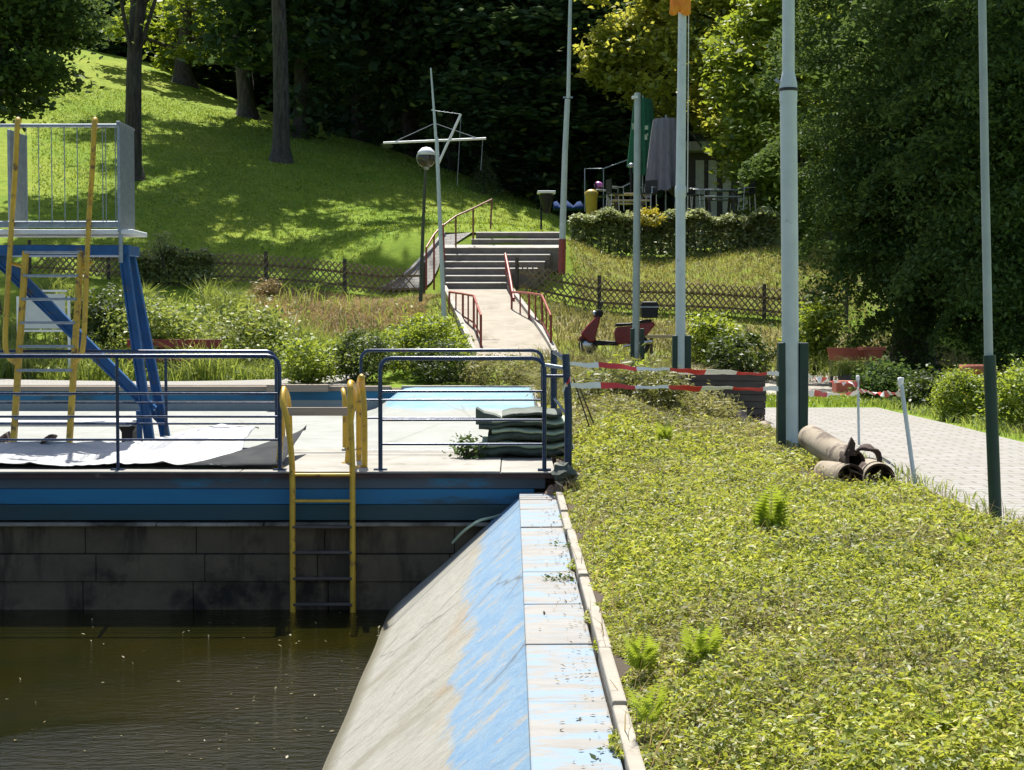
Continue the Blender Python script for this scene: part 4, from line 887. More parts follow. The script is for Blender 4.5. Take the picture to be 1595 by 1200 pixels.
# ------------------------------------------------------------------ criss-cross wooden fences
def fence(label, pts, h=.92):
    t = thing('lattice_fence', label, 'fence', (pts[0][0], pts[0][1], Hf(*pts[0])), 'dark lattice fences on the slope')
    S = [0]
    for a, b in zip(pts[:-1], pts[1:]): S.append(S[-1] + math.hypot(b[0] - a[0], b[1] - a[1]))
    def pos(s):
        s = min(max(s, 0), S[-1])
        for i in range(len(S) - 1):
            if s <= S[i + 1] + 1e-9:
                k = (s - S[i]) / (S[i + 1] - S[i]); x = pts[i][0] + (pts[i + 1][0] - pts[i][0]) * k; y = pts[i][1] + (pts[i + 1][1] - pts[i][1]) * k; return x, y, Hf(x, y)
    b = MB(); st = .19; s = -h * .8; g = random.Random(int(pts[0][0] * 7))
    while s < S[-1]:
        for d, oy in ((1, -.018), (-1, .018)):
            s0, s1 = (s, s + h * .8) if d > 0 else (s + h * .8, s)
            if min(s0, s1) < 0 or max(s0, s1) > S[-1]: continue
            p, q = pos(s0), pos(s1); j = g.uniform(-.02, .02)
            b.bar((p[0], p[1] + oy, p[2] + .06), (q[0], q[1] + oy, q[2] + h + j), .035, .082, (0, 1, 0))
        s += st
    b.build('lattice', M['fence_wood'], t)
    for zz in (.22, .62):
        r = MB(); n = int(S[-1] / 1.2)
        for i in range(n):
            p, q = pos(S[-1] * i / n), pos(S[-1] * (i + 1) / n); r.bar((p[0], p[1] + .06, p[2] + zz), (q[0], q[1] + .06, q[2] + zz), .05, .07)
        r.build('rail', M['fence_wood'], t)
    n = max(2, int(S[-1] / 2.3))
    for i in range(n + 1):
        p = pos(S[-1] * i / n); MB().tube([(p[0], p[1] + .02, p[2] - .1), (p[0], p[1] + .02, p[2] + h + .12)], .06, 8).build('post', M['dark_wood'], t)
fence('dark criss-cross wooden fence on the slope left of the stairs', [(-15, 48), (-11.7, 48), (-7.3, 48), (-2.75, 48)])
fence('dark criss-cross wooden fence on the slope right of the stairs', [(.15, 47.0), (1.8, 47.0), (4.9, 47), (7, 47), (10.2, 47)])

# ------------------------------------------------------------------ red bench and white board behind the basin
t = thing('red_bench', 'bench with a red plank back in front of the weedy slope', 'bench', at(270, 585, 37.4)); YR = 37.4
MB().box(X(198, YR), X(345, YR), YR, YR + .04, at(0, 542, YR).z, at(0, 529, YR).z).build('backrest', M['red_wood'], t, bevel=.01)
MB().box(X(205, YR), X(340, YR), YR - .45, YR - .05, at(0, 563, YR).z, at(0, 559, YR).z).build('seat', M['red_wood'], t, bevel=.01)
for px in (218, 262, 325): MB().box(X(px, YR), X(px + 4, YR), YR + .045, YR + .1, -.05, at(0, 530, YR).z).build('leg', M['dark_wood'], t)
t = thing('notice_board', 'white framed board on legs behind the diving tower ladder', 'board', at(70, 570, 36.5)); YW = 36.5
MB().box(X(36, YW), X(102, YW), YW, YW + .03, at(0, 512, YW).z, at(0, 458, YW).z).build('panel', M['board_white'], t)
fr = MB(); z0, z1 = at(0, 514, YW).z, at(0, 455, YW).z
fr.box(X(33, YW), X(105, YW), YW - .02, YW + .04, z1, z1 + .05); fr.box(X(33, YW), X(105, YW), YW - .02, YW + .04, z0 - .05, z0); fr.build('frame', M['white_paint'], t)
for px in (27, 106): MB().box(X(px, YW), X(px + 4, YW), YW - .02, YW + .04, 0, at(0, 462, YW).z).build('leg', M['white_paint'], t)

# ------------------------------------------------------------------ terrace: bins, tables, parasols, hut
def zt(px, Y): return Hf(X(px, Y), Y)
t = thing('litter_bin', 'black tapered litter bin on a post at the top of the stairs', 'bin', (X(851, 54), 54, zt(851, 54))); Yb = 54; c0 = at(851, 320, Yb)
MB().lathe((c0.x, Yb, at(0, 333, Yb).z), [(.02, 0), (.12, .02), (.26, .62), (.27, .66)], 14).build('basket', M['black'], t)
MB().box(c0.x - .32, c0.x + .32, Yb - .25, Yb + .25, at(0, 302, Yb).z, at(0, 298, Yb).z).build('lid', M['white_paint'], t, bevel=.02)
MB().tube([(c0.x - .18, Yb, zt(851, 54) - .2), (c0.x - .18, Yb, at(0, 300, Yb).z)], .035, 8).build('post', M['black'], t)
t = thing('blue_bundle', 'low bundled blue tarp on the grass behind the bin', 'tarpaulin', at(880, 325, 58)); P = [[(X(862 + i * 5.2, 58), 57.6 + j * .25, at(0, 326, 58).z + (.22 * math.sin(i * .9 + 1) ** 2 + .12) * math.sin(math.pi * j / 5)) for i in range(10)] for j in range(6)]; MB().grid(P).build('cloth', M['blue_cloth'], t, solid=.02)
t = thing('yellow_bin', 'yellow waste bin at the left end of the terrace hedge', 'bin', at(921, 340, 54.5)); c0 = at(921, 340, 54.5)
MB().lathe(c0, [(.17, -.3), (.18, 0), (.22, .8), (.23, .82)], 14).build('body', M['yellow_bin'], t); MB().lathe(c0, [(.24, .80), (.24, .90), (.1, 1.0), (0, 1.01)], 14).build('lid', M['yellow_bin'], t)
def picnic(label, px0, px1, ytop, Y, m1, m2):
    t = thing('picnic_table', label, 'picnic table', (X((px0 + px1) / 2, Y), Y, at(0, ytop, Y).z - .75), 'picnic tables on the terrace')
    x0, x1, z = X(px0, Y), X(px1, Y), at(0, ytop, Y).z
    MB().box(x0, x1, Y - .35, Y + .35, z - .05, z).build('tabletop', m1, t, bevel=.01)
    for s in (-1, 1): MB().box(x0 - .05, x1 + .05, Y + s * .75 - .14, Y + s * .75 + .14, z - .34, z - .29).build('bench_seat', m1, t, bevel=.01)
    for x in (x0 + .2, x1 - .2):
        for s in (-1, 1): MB().bar((x, Y + s * .25, z - .06), (x, Y + s * .8, z - .85), .05, .09, (1, 0, 0)).build('leg', m2, t)
        MB().bar((x + .06, Y - .85, z - .38), (x + .06, Y + .85, z - .38), .04, .09).build('cross_beam', m2, t)
picnic('pale plank picnic table left of the grey closed parasol', 950, 1006, 302, 56, M['pale_wood'], M['dark_wood'])
picnic('dark grey picnic table right of the grey closed parasol', 1092, 1146, 296, 56.5, M['galv'], M['dark_wood'])
t = thing('round_helmet', 'pink round helmet resting on a chair end at the terrace', 'helmet', at(932, 290, 55.6)); c0 = at(932, 289, 55.6)
MB().lathe(c0, [(.16 * math.sin(a), -.14 * math.cos(a)) for a in np.linspace(.5, math.pi - .001, 12)], 18).build('shell', M['pink'], t); MB().box(c0.x + .03, c0.x + .17, 55.45, 55.75, c0.z - .14, c0.z - .09).build('rim', M['black'], t)
def chair(label, px, py, Y, rz):
    c = at(px, py, Y); t = thing('garden_chair', label, 'chair', c, 'metal chairs on the terrace'); c = Vector(c)
    Rm = Matrix.Rotation(rz, 3, 'Z'); q = lambda x, y, z: c + Rm @ Vector((x, y, z))
    MB().cbox(q(0, 0, .45), .48, .46, .04, rz).build('seat', M['rubber'], t)
    MB().cbox(q(.24, 0, .72), .04, .46, .45, rz).build('backrest', M['rubber'], t)
    for a in (-.22, .22):
        for b_ in (-.2, .2): MB().tube([q(a * 1.15, b_, -.15), q(a, b_, .45)], .02, 6).build('leg', M['chrome'], t)
    for b_ in (-.24, .24): MB().tube([q(-.22, b_, .45), q(-.22, b_, .66), q(.22, b_, .68)], .018, 6).build('arm_rest', M['chrome'], t)
chair('dark chair with metal arms below the pink helmet', 938, 326, 55.4, R(170)); chair('dark chair with metal arms right of the grey closed parasol', 1064, 322, 56, R(10)); chair('dark chair at the right end of the dark grey table', 1163, 322, 56.5, R(20))
chair('light metal chair at the left end of the pale picnic table', 958, 322, 54.6, R(200)); chair('dark chair with metal arms left of the dark grey table', 1084, 324, 55.2, R(150)); chair('dark chair just right of the short pole', 1010, 322, 54.7, R(60))
t = thing('parasol_stand', 'black crank stand with a bright fitting behind the short pole', 'stand', at(983, 330, 56.8)); MB().tube([at(983, 330, 56.8), at(983, 256, 56.8)], .05, 8).build('post', M['black'], t); MB().lathe(at(983, 258, 56.8), [(.0, -.1), (.12, -.06), (.14, .02), (.05, .08), (0, .09)], 10).build('fitting', M['galv'], t); MB().bar(at(983, 285, 56.8), at(968, 292, 56.8), .05, .04).build('crank', M['galv'], t)
def closed_parasol(label, px, ytop, ybot, wtop, wbot, Y, m, name='closed_parasol', ns=13, seed=1):
    g = random.Random(seed); z1, z0 = at(0, ytop, Y).z, at(0, ybot, Y).z; x = X(px, Y); k = Y / FPX
    t = thing(name, label, 'parasol', (x, Y, zt(px, Y)))
    n = 44; ph = [g.uniform(.75, 1.15) for _ in range(n)]; rowsP = []
    for j in range(12):
        s = j / 11; r = (wtop + (wbot - wtop) * s ** .8) * k / 2; row = []
        for i in range(n + 1):
            a = 2 * math.pi * i / n; rr = r * (1 + (.18 * math.cos(ns * a) + .08 * math.sin(7 * a + 1)) * (.3 + .7 * s)) * ph[i % n] ** (s * .4)
            drop = (.28 * math.sin(2 * a + seed) + .16 * math.sin(5 * a)) * (s ** 4) * (z1 - z0) * .2
            row.append((x + rr * math.cos(a), Y + rr * math.sin(a), z1 + (z0 - z1) * s + drop))
        rowsP.append(row)
    b = MB().grid(rowsP); b.add(rowsP[0][:-1], [tuple(range(n - 1, -1, -1))]); b.build('canopy', m, t)
    MB().tube([(x, Y, zt(px, Y)), (x, Y, z1 + .15)], .03, 8).build('mast', M['galv'], t); MB().lathe((x, Y, zt(px, Y)), [(.3, 0), (.3, .08), (.05, .12)], 14).build('base', M['dark_concrete'], t)
    return t
closed_parasol('tall closed parasol of grey fabric hanging in folds on the terrace', 1036, 186, 300, 38, 60, 57, M['grey_cloth'], seed=4)
t = closed_parasol('dark green closed parasol with faint pale marks behind the short pole', 1000, 155, 268, 26, 42, 59, M['green_cloth'], seed=9)
b = MB()
for px, py, w_, h_ in ((986, 197, 3, 9), (989, 194, 4, 2.2), (989, 199, 3, 2), (1007, 199, 5, 6), (1006, 214, 4, 8), (1008, 210, 3, 3)):
    c0 = at(px, py, 58.25); b.cbox(c0, w_ * .0245, .012, h_ * .0245)
b.build('printed_mark', M['tarp_pale'], t)
t = thing('hut', 'flat roofed dark timber hut with grey panels behind the maple', 'hut', (X(1130, 67.5), 67.5, 4.2)); YH = 67.5
MB().box(X(1060, YH), X(1330, YH), YH, YH + 5, 3.6, at(0, 236, YH).z).build('wall', M['hut_wall'], t)
MB().box(X(1045, YH), X(1350, YH), YH - .9, YH + 5.3, at(0, 240, YH).z + .05, at(0, 226, YH).z + .05).build('roof', M['roof_felt'], t, bevel=.02)
for px in (1082, 1102, 1124, 1150): MB().box(X(px, YH), X(px + 13, YH), YH - .05, YH - .003, 4.1, at(0, 250, YH).z).build('panel', M['hut_panel'], t)
t = thing('terrace_railing', 'thin dark metal railing behind the tables', 'railing', at(930, 330, 60)); b = MB().tube([at(911, 330, 60), at(911, 263, 60), at(940, 263, 60), at(976, 250, 60), at(990, 250, 60)], .022, 6); b.build('frame', M['galv'], t)
MB().tube([at(940, 263, 60), at(940, 330, 60)], .02, 6).build('post', M['galv'], t)

# ------------------------------------------------------------------ planters on the right
t = thing('red_trough', 'red trough planter with sparse yellow green plants under the big tree', 'planter', at(1310, 560, 31)); Yt = 31
MB().hexa([at(1292, 562, Yt), at(1346, 562, Yt), at(1346, 562, Yt + .4), at(1292, 562, Yt + .4), at(1288, 542, Yt - .05), at(1350, 542, Yt - .05), at(1350, 542, Yt + .45), at(1288, 542, Yt + .45)]).build('box', M['terracotta'], t, bevel=.01)
for px in (1296, 1340): MB().box(X(px, Yt), X(px + 4, Yt), Yt + .1, Yt + .25, -.02, at(0, 563, Yt).z).build('leg', M['dark_wood'], t)
t = thing('flower_pot', 'square terracotta flower pot with a flared rim right of the red trough', 'flower pot', at(1362, 570, 30.4)); Yt = 30.4
MB().hexa([at(1350, 564, Yt), at(1370, 564, Yt), at(1370, 564, Yt + .3), at(1350, 564, Yt + .3), at(1344, 545, Yt - .06), at(1377, 545, Yt - .06), at(1377, 545, Yt + .36), at(1344, 545, Yt + .36)]).build('body', M['terracotta'], t, bevel=.01)
MB().box(X(1342, Yt), X(1379, Yt), Yt - .08, Yt + .38, at(0, 546, Yt).z, at(0, 541, Yt).z).build('rim', M['terracotta'], t, bevel=.01); MB().box(X(1352, Yt), X(1368, Yt), Yt + .02, Yt + .28, 0, at(0, 564, Yt).z).build('plinth', M['curb'], t)
t = thing('flower_pot', 'terracotta pot partly hidden behind the round clipped shrub', 'flower pot', at(1516, 600, 23)); c0 = at(1516, 600, 23); MB().lathe((c0.x, 23, 0), [(.12, 0), (.18, c0.z + .18), (.21, c0.z + .19), (.21, c0.z + .3), (.17, c0.z + .3), (.15, c0.z)], 16).build('body', M['terracotta'], t)
t = thing('flower_pot', 'low red flower box standing on the yard behind the tape', 'flower pot', at(1330, 610, 28.3)); MB().box(X(1303, 28.3), X(1345, 28.3), 28.3, 28.7, -.02, at(0, 594, 28.3).z).build('body', M['terracotta'], t, bevel=.02)
t = thing('grass_pot', 'spiky yellow green grass in front of the red trough', 'plant', at(1320, 575, 30.2)); g = np.random.default_rng(8); P = np.stack([X(1325, 30.2) + g.normal(size=300) * .25, 30.2 + g.normal(size=300) * .12, np.full(300, .28)], 1); blades('leaf_tuft', P, .35, .02, L['weed'], t, 8, .9); MB().lathe((X(1325, 30.2), 30.2, 0), [(.2, 0), (.26, .3), (.24, .3)], 14).build('pot', M['dark_wood'], t)
for i, (px, py, s) in enumerate(((877, 736, .11), (866, 768, .09), (858, 775, .06))):
    c0 = at(px, py, 13.7); b = MB(); prof = [(s * math.sin(a) * (1 + .12 * math.sin(5 * a + i)), -s * .75 * math.cos(a)) for a in np.linspace(.001, math.pi - .001, 9)]; b.lathe(c0, prof, 9)
    gr = random.Random(i); b.v = [tuple(Vector(q_) + Vector((gr.uniform(-1, 1), gr.uniform(-1, 1), gr.uniform(-1, 1))) * s * .16) for q_ in b.v]; b.sm = [False] * len(b.sm)
    o = b.build('stone', M['rock'] if i else M['tarp_green']); tag(o, ['dark rounded lump at the foot of the thick blue post', 'brown stone wedged at the top end of the coping', 'small brown stone beside the larger one at the coping end'][i], 'stone')
# dark hose hanging over the slope end
o = MB().tube(smooth_path([at(705, 846, 13.72), at(722, 828, 13.6), at(745, 812, 13.6), at(768, 806, 13.75), at(780, 802, 13.85)], 6), [.012] * 24 + [.01], 8).build('hose', M['tarp_pale']); tag(o, 'pale green hose end hanging over the slope by the walkway wall', 'hose')

# ------------------------------------------------------------------ ground cover and ferns
g = np.random.default_rng(11)
def cover_pts(n, y0, y1, power=1.0):
    y = y0 + (y1 - y0) * g.random(n) ** power; lo = .44 + .05 * np.sin(y * 3.1) + .04 * np.sin(y * 7.7); hi = EDGE(y) + .12 + .08 * np.sin(y * 5.1)
    lo = lo + .06 * (y > 13.7)
    x = lo + (hi - lo) * g.random(n); return x, y
sheet('soil', [(.46, y) for y in np.arange(3, 26.4, .25)], [(EDGE(y) - .02, y) for y in np.arange(3, 26.4, .25)], M['soil'], .004, 16)
PT = []; SZ = []
for n, y0, y1, s in ((190000, 4.3, 8.2, .031), (140000, 8.0, 13.6, .040), (70000, 13.4, 19, .053), (40000, 18.5, 26, .075)):
    x, y = cover_pts(n, y0, y1); e = np.minimum(sstep(.42, .75, x), 1 - sstep(EDGE(y) - .2, EDGE(y) + .2, x))
    tuft = .5 + .5 * wob(x * 2.3, y * 2.3, 1.9)
    fine = wob(x * 5.1 + 3, y * 4.3, 2.1) + .7 * wob(x * 11.3, y * 9.7 + 5, 2.3); k_ = fine + .7 * g.normal(size=n) > -.55
    k_ &= ~((x > 2.35) & (x < 3.15) & (y > 12.0) & (y < 13.9) & (g.random(n) < .9))
    x, y, e, tuft, fine = x[k_], y[k_], e[k_], tuft[k_], fine[k_]; n = len(x)
    z = H(x, y) + (g.random(n) ** .8) * (.02 + (.06 + .06 * tuft + .05 * np.clip(fine + .4, 0, 1.4)) * e) - .01
    PT.append(np.stack([x, y, z], 1)); SZ.append(np.full(n, s))
PT = np.concatenate(PT); SZ = np.concatenate(SZ); ol = (wob(PT[:, 0], PT[:, 1], .8) + .5 * g.normal(size=len(PT)) > .55) | ((PT[:, 1] > 16) & (PT[:, 1] < 22) & (g.random(len(PT)) < .75))
tag(leaves('ground_cover', PT[~ol], SZ[~ol], .36, L['cover'], None, 21, .8, .05), kind='stuff')
tag(leaves('ground_cover_olive', PT[ol], SZ[ol] * 1.05, .30, L['cover_b'], None, 22, .7, .05), kind='stuff')
n = 5000; x, y = cover_pts(n, 4.4, 20); z = H(x, y); th = g.random(n) * 6.28; ln = .05 + .1 * g.random(n)
P = np.stack([x, y, z], 1); tag(blades('ground_cover_twigs', P, .17, .006, L['dry'], None, 5, .8), kind='stuff')

def fern(label, px, py, h, nf, seed, spread=.9):
    q = gz(px, py, .02); c = Vector((q.x, q.y, Hf(q.x, q.y) + .03)); gr = np.random.default_rng(seed); t = thing('fern', label, 'fern', c, 'bright ferns in the ground cover')
    for f in range(nf):
        a = 6.283 * f / nf + gr.uniform(-.4, .4); hh = h * gr.uniform(.55, 1.25); lean = spread * gr.uniform(.25, .6); V = []; n = 20
        pth = [np.array(c) + np.array([math.cos(a) * lean * hh * s ** 1.6, math.sin(a) * lean * hh * s ** 1.6, hh * (s - .18 * s ** 3)]) for s in np.linspace(0, 1, n)]
        side = np.array([-math.sin(a), math.cos(a), 0]); out = np.array([math.cos(a), math.sin(a), 0])
        if gr.random() < .7: side = side * .75 + np.array([1, 0, 0]) * .5
        for i in range(3, n):
            s = i / (n - 1); wl = h * .30 * math.sin(math.pi * min(1, s * .85 + .16)) ** .8 * (1.02 - s) ** .55; d = (pth[i] - pth[i - 1]); d = d / np.linalg.norm(d)
            for sg_ in (-1, 1):
                tip = pth[i] + sg_ * side * wl + d * wl * .45 - np.array([0, 0, wl * .15]); m1 = pth[i] + (tip - pth[i]) * .4 + d * wl * .17; m2 = pth[i] + (tip - pth[i]) * .4 - d * wl * .14
                V += [pth[i], m2, tip, m1]
        V = np.array(V); np_mesh('frond', V, np.arange(len(V)).reshape(-1, 4), L['fern'], t)
fern('bright fern clump in the middle of the ground cover below the pipes', 1200, 845, .40, 9, 1); fern('tall bright fern in the left ground cover, right one of its group', 1092, 1020, .29, 5, 2)
fern('bright fern near the kerb, upper one of the left group', 998, 1000, .27, 5, 3); fern('yellow green fern near the kerb, lower one of the left group', 1012, 1075, .22, 5, 4)
fern('small bright fern near the slim pole', 1505, 870, .24, 6, 5); fern('broad pale fern at the bottom edge of the ground cover', 1092, 1215, .20, 8, 6, 1.6)
fern('small fern beside the blue post on the bank', 1035, 715, .32, 7, 7); fern('faint fern in the near ground cover, lower right', 1470, 1165, .16, 7, 8, 1.2)
# loose leafy sprigs growing over the coping
for i, (px, py) in enumerate(((872, 850), (868, 905), (952, 1172), (885, 900))):
    q = gz(px, py, -.18); pts, _ = clumps(q, (.06, .12, .02), 5, 34, .05, 30 + i, .5); o = leaves('sprig', pts, .03, .5, L['shrub_dark'], None, i); tag(o, ['leafy sprig creeping over the far coping slabs, topmost', 'leafy sprig on the coping slab beside the kerb, small', 'leafy sprig at the bottom of the coping near the camera', 'leafy sprig at the kerb, rightmost of the coping sprigs'][i], 'plant')

# ------------------------------------------------------------------ weeds and grass
def scat(n, x0, x1, y0, y1, seed, f=None):
    g = np.random.default_rng(seed); x = x0 + (x1 - x0) * g.random(n); y = y0 + (y1 - y0) * g.random(n)
    if f is not None: k = f(x, y, g); x, y = x[k], y[k]
    return np.stack([x, y, H(x, y)], 1)
def off_ramp(x, y): return ~((x > -2.4) & (x < 1.2) & (y > 35) & (y < 52)) | (y > 51.2)
P = scat(26000, -14, -2.6, 36.0, 45.5, 1, lambda x, y, g: (g.random(len(x)) < np.where((y > 41) & (x > -7.6), .12, 1)) & (wob(x, y, .7) > -.6 + .4 * g.random(len(x))))
hh = .25 + .45 * np.clip(wob(P[:, 0], P[:, 1], .9) + .4, 0, 1) * sstep(-3, -6, P[:, 0])
tag(blades('weeds', P[:16000], hh[:16000] * 1.25, .035, L['weed'], None, 2, .5), kind='stuff')
Q = P[14000:].copy(); Q[:, 2] += np.random.default_rng(4).random(len(Q)) * hh[14000:] * 1.1; tag(leaves('weed_leaves', Q, .13, .45, L['weed'], None, 9, .3, .2), kind='stuff')
P = scat(12000, -8, -2.4, 41.5, 47.6, 3); tag(blades('dry_grass', P, .16, .03, L['dry'], None, 4, 1.0), kind='stuff')
def beside_ramp(x, y): a_, b_, _ = ramp_line(y); return (x < a_ - .12) | (x > b_ + .12)
P = scat(19000, -3.2, 12, 34.5, 47.4, 5, lambda x, y, g: beside_ramp(x, y)); tag(blades('slope_grass', P, .16, .03, leaf('slope_grass_leaf', (.10, .10, .025), (.19, .17, .055), (.30, .29, .08), .4), None, 6, .7), kind='stuff')
P = scat(9000, 1.9, 11, 47.2, 53, 7); tag(blades('bank_grass', P, .14, .03, leaf('bank_grass_leaf', (.16, .15, .035), (.28, .25, .075), (.42, .40, .09), .4), None, 8, .7), kind='stuff')
P = scat(52000, -24, 2.4, 48.3, 80, 9, lambda x, y, g: off_ramp(x, y) & (x > -.31 * y) & (x < 2.4 - (y < 51) * 4.9) & ~((x > -4.3) & (y < 51.4))); tag(blades('lawn_grass', P, .07, .05, L['lawn'], None, 10, .8), kind='stuff')
P = scat(9000, .5, 3.6, 24, 35, 12); tag(blades('rough_grass', P, .42, .022, L['cover_b'], None, 13, .7), kind='stuff')
P = scat(5000, 3.1, 8.5, 24.2, 28, 15); tag(blades('yard_grass', P, .08, .02, L['lawn'], None, 14, .7), kind='stuff')
P = scat(5000, 5.75, 9, 14, 25, 16); tag(blades('verge_grass', P, .12, .018, L['weed'], None, 17, .7), kind='stuff')
P = scat(700, 3.0, 3.5, 8.6, 17, 18); tag(blades('path_edge_grass', P, .10, .012, L['weed'], None, 19, .8), kind='stuff')

# ------------------------------------------------------------------ shrubs
def shrub(name, label, c, rad, nl, lf, m, seed, group=None, nc=60, cr=.22, shell=.6, stems=6, cat='shrub', flat=.8, up=.5, asp=.5):
    c = Vector(c); t = thing(name, label, cat, (c.x, c.y, c.z), group)
    pts, C = clumps((c.x, c.y, c.z + rad[2]), rad, nc, nl, cr, seed, flat, shell)
    gl = H(pts[:, 0], pts[:, 1]); pts[:, 2] = np.maximum(pts[:, 2], np.minimum(gl, c.z) + .02)
    leaves('foliage', pts, lf, asp, m, t, seed, up)
    b = MB(); g = random.Random(seed)
    for i in range(stems):
        e = C[g.randrange(len(C))]; b.tube([(c.x + g.uniform(-.1, .1), c.y, c.z - .1), ((c.x + e[0]) / 2, (c.y + e[1]) / 2, c.z + (e[2] - c.z) * .6), tuple(e)], [.022, .014, .005], 5)
    b.build('stem', M['bark'], t); return t
shrub('leafy_weed', 'dark leafy weed growing at the left end of the mat stack', (-.43, 15.2, 0), (.13, .12, .10), 300, .05, L['dark'], 3, nc=24, cr=.1, cat='weed', asp=.6)
def sh(name, label, px0, px1, ytop, ybot, Y, lf, m, seed, nl=3500, dep=None, **k):
    x0, x1 = X(px0, Y), X(px1, Y); z0, z1 = at(0, ybot, Y).z, at(0, ytop, Y).z; r = (x1 - x0) / 2
    return shrub(name, label, ((x0 + x1) / 2, Y, z0), (r, dep or r, (z1 - z0) / 2), nl, lf, m, seed, **k)
sh('shrub', 'loose light green shrub in the planter left of the clipped hedge', 442, 522, 528, 603, 32.6, .10, L['shrub'], 41, 2600, cr=.3, shell=.4)
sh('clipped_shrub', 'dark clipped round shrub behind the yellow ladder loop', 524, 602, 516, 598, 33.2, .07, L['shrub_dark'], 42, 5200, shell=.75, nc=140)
sh('shrub', 'wide bright topped shrub in front of the mast foot', 596, 735, 496, 596, 34.2, .09, L['shrub'], 43, 7500, nc=130, shell=.6)
sh('shrub', 'dark lower shrub between the clipped shrub and the low juniper', 640, 730, 535, 600, 33.0, .07, L['shrub_dark'], 143, 3600, nc=90, shell=.7)
sh('juniper', 'low spreading olive juniper beside the light blue basin edge', 716, 846, 556, 606, 32.8, .09, L['cover_b'], 44, 5200, nc=120, shell=.6, asp=.3)
sh('juniper', 'low juniper spilling over the bank below the ramp foot', 835, 900, 570, 640, 27, .08, L['cover_b'], 45, 3000, nc=90, asp=.3)
sh('shrub', 'bright green shrub on the slope between the tall poles', 1072, 1150, 482, 585, 36.5, .12, L['shrub'], 46, 3600, cr=.3, shell=.5)
sh('shrub', 'dark green shrub behind the plank stack', 1100, 1215, 520, 592, 35, .10, L['shrub_dark'], 47, 3600, shell=.5)
sh('shrub', 'bright leafy shrub right of the thick pale pole', 1244, 1298, 470, 570, 33, .13, L['shrub'], 48, 2200, cr=.3, shell=.4)
sh('clipped_shrub', 'round clipped light green shrub at the right edge of the path', 1462, 1536, 584, 660, 21.2, .045, L['shrub'], 49, 9000, nc=200, shell=.85, cr=.12)
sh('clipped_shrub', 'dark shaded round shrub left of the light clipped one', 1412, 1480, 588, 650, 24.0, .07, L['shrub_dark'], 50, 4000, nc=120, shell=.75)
sh('shrub', 'large yellow green shrub cut off by the right edge of the photo', 1553, 1680, 568, 690, 19.5, .055, L['shrub'], 51, 9000, nc=160, shell=.7)
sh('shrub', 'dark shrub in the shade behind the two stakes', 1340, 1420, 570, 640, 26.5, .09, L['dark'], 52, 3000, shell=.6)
sh('shrub', 'young twiggy shrub on the lawn beside the diving tower', 236, 274, 356, 412, 47.2, .11, L['variegated'], 53, 420, cr=.2, shell=.2)
sh('shrub', 'tangled weedy shrub on the slope behind the blue tower leg', 175, 330, 470, 565, 38.5, .14, L['weed'], 54, 4200, cr=.6, shell=.1, nc=38)
sh('shrub', 'dark weed shrub behind the notice board', 100, 230, 440, 560, 39.5, .13, L['shrub_dark'], 55, 3000, cr=.5, shell=.15, nc=34)
sh('shrub', 'tall leafy weed shrub behind the red bench', 310, 470, 486, 565, 39.5, .13, L['weed'], 56, 4200, cr=.6, shell=.1, nc=38)
sh('shrub', 'small brown withered shrub under the left fence', 398, 440, 436, 460, 46.5, .09, L['dry'], 57, 700, cr=.15)
def gsh(name, label, px, Y, rad, lf, m, seed, nl, **k):
    x = X(px, Y); return shrub(name, label, (x, Y, Hf(x, Y) - .06), rad, nl, lf, m, seed, **k)
gsh('juniper', 'dark straggly juniper on the mound below the tapes', 985, 18.3, (.62, .8, .19), .08, leaf('juniper_leaf', (.05, .06, .016), (.19, .20, .05), (.32, .33, .08), .35), 64, 6500, nc=110, shell=.5, asp=.25, cr=.2)
gsh('juniper', 'olive feathery juniper sloping down to the pale pipe piece', 1085, 19.0, (.42, .7, .12), .08, L['cover_b'], 65, 6000, nc=110, shell=.5, asp=.25, cr=.2)
gsh('shrub', 'light green leafy plant on the mound top between the tapes and juniper', 975, 21.5, (.5, .4, .17), .10, L['shrub'], 66, 2600, nc=60, shell=.5, asp=.4, cr=.2)
# ivy hedge at the foot of the left fence, hedge on the terrace
def hedge(name, label, px0, px1, ytop, ybot, Y, dep, lf, m, seed, n, cat='hedge'):
    t = thing(name, label, cat, at((px0 + px1) / 2, ybot, Y)); g = np.random.default_rng(seed); x0, x1 = X(px0, Y), X(px1, Y)
    x = x0 + (x1 - x0) * g.random(n); zb, zt_ = at(0, ybot, Y).z, at(0, ytop, Y).z; top = zt_ + .12 * np.sin(2.3 * x) + .09 * np.sin(5.9 * x + 1) + .07 * g.normal(size=n)
    f = g.random(n) ** .75; th = g.random(n); y = Y + dep * (th - .5) * (1 - .75 * f); zg = np.minimum(zb, H(x, y)) - .04; z = zg + (top - zg) * f
    z = np.where(g.random(n) < .5, z, top - .12 * g.random(n)); leaves('foliage', np.stack([x, y, z], 1), lf, .6, m, t, seed, .6)
    b = MB()
    for q_ in range(int((x1 - x0) / .3)): xq = x0 + .15 + .3 * q_; b.tube([(xq, Y, zb - .2), (xq + .05 * math.sin(q_ * 3), Y + .1 * math.cos(q_ * 5), zt_ - .1)], [.03, .01], 5)
    b.build('inner_twigs', M['bark'], t); return t
hedge('hedge', 'pale variegated hedge along the terrace edge right of the stairs', 888, 1215, 338, 388, 53.6, 1.3, .15, L['variegated'], 60, 17000)
hedge('ivy_hedge', 'dark ivy growing over the left end of the lattice fence', 196, 335, 398, 448, 47.6, .7, .12, L['variegated'], 61, 6500)
sh('shrub', 'yellow flowering plants in front of the hedge by the pale picnic table', 990, 1030, 326, 356, 53.0, .12, leaf('yellow_flower', (.30, .28, .03), (.55, .46, .04), (.6, .5, .05), .4), 62, 500, cr=.2)

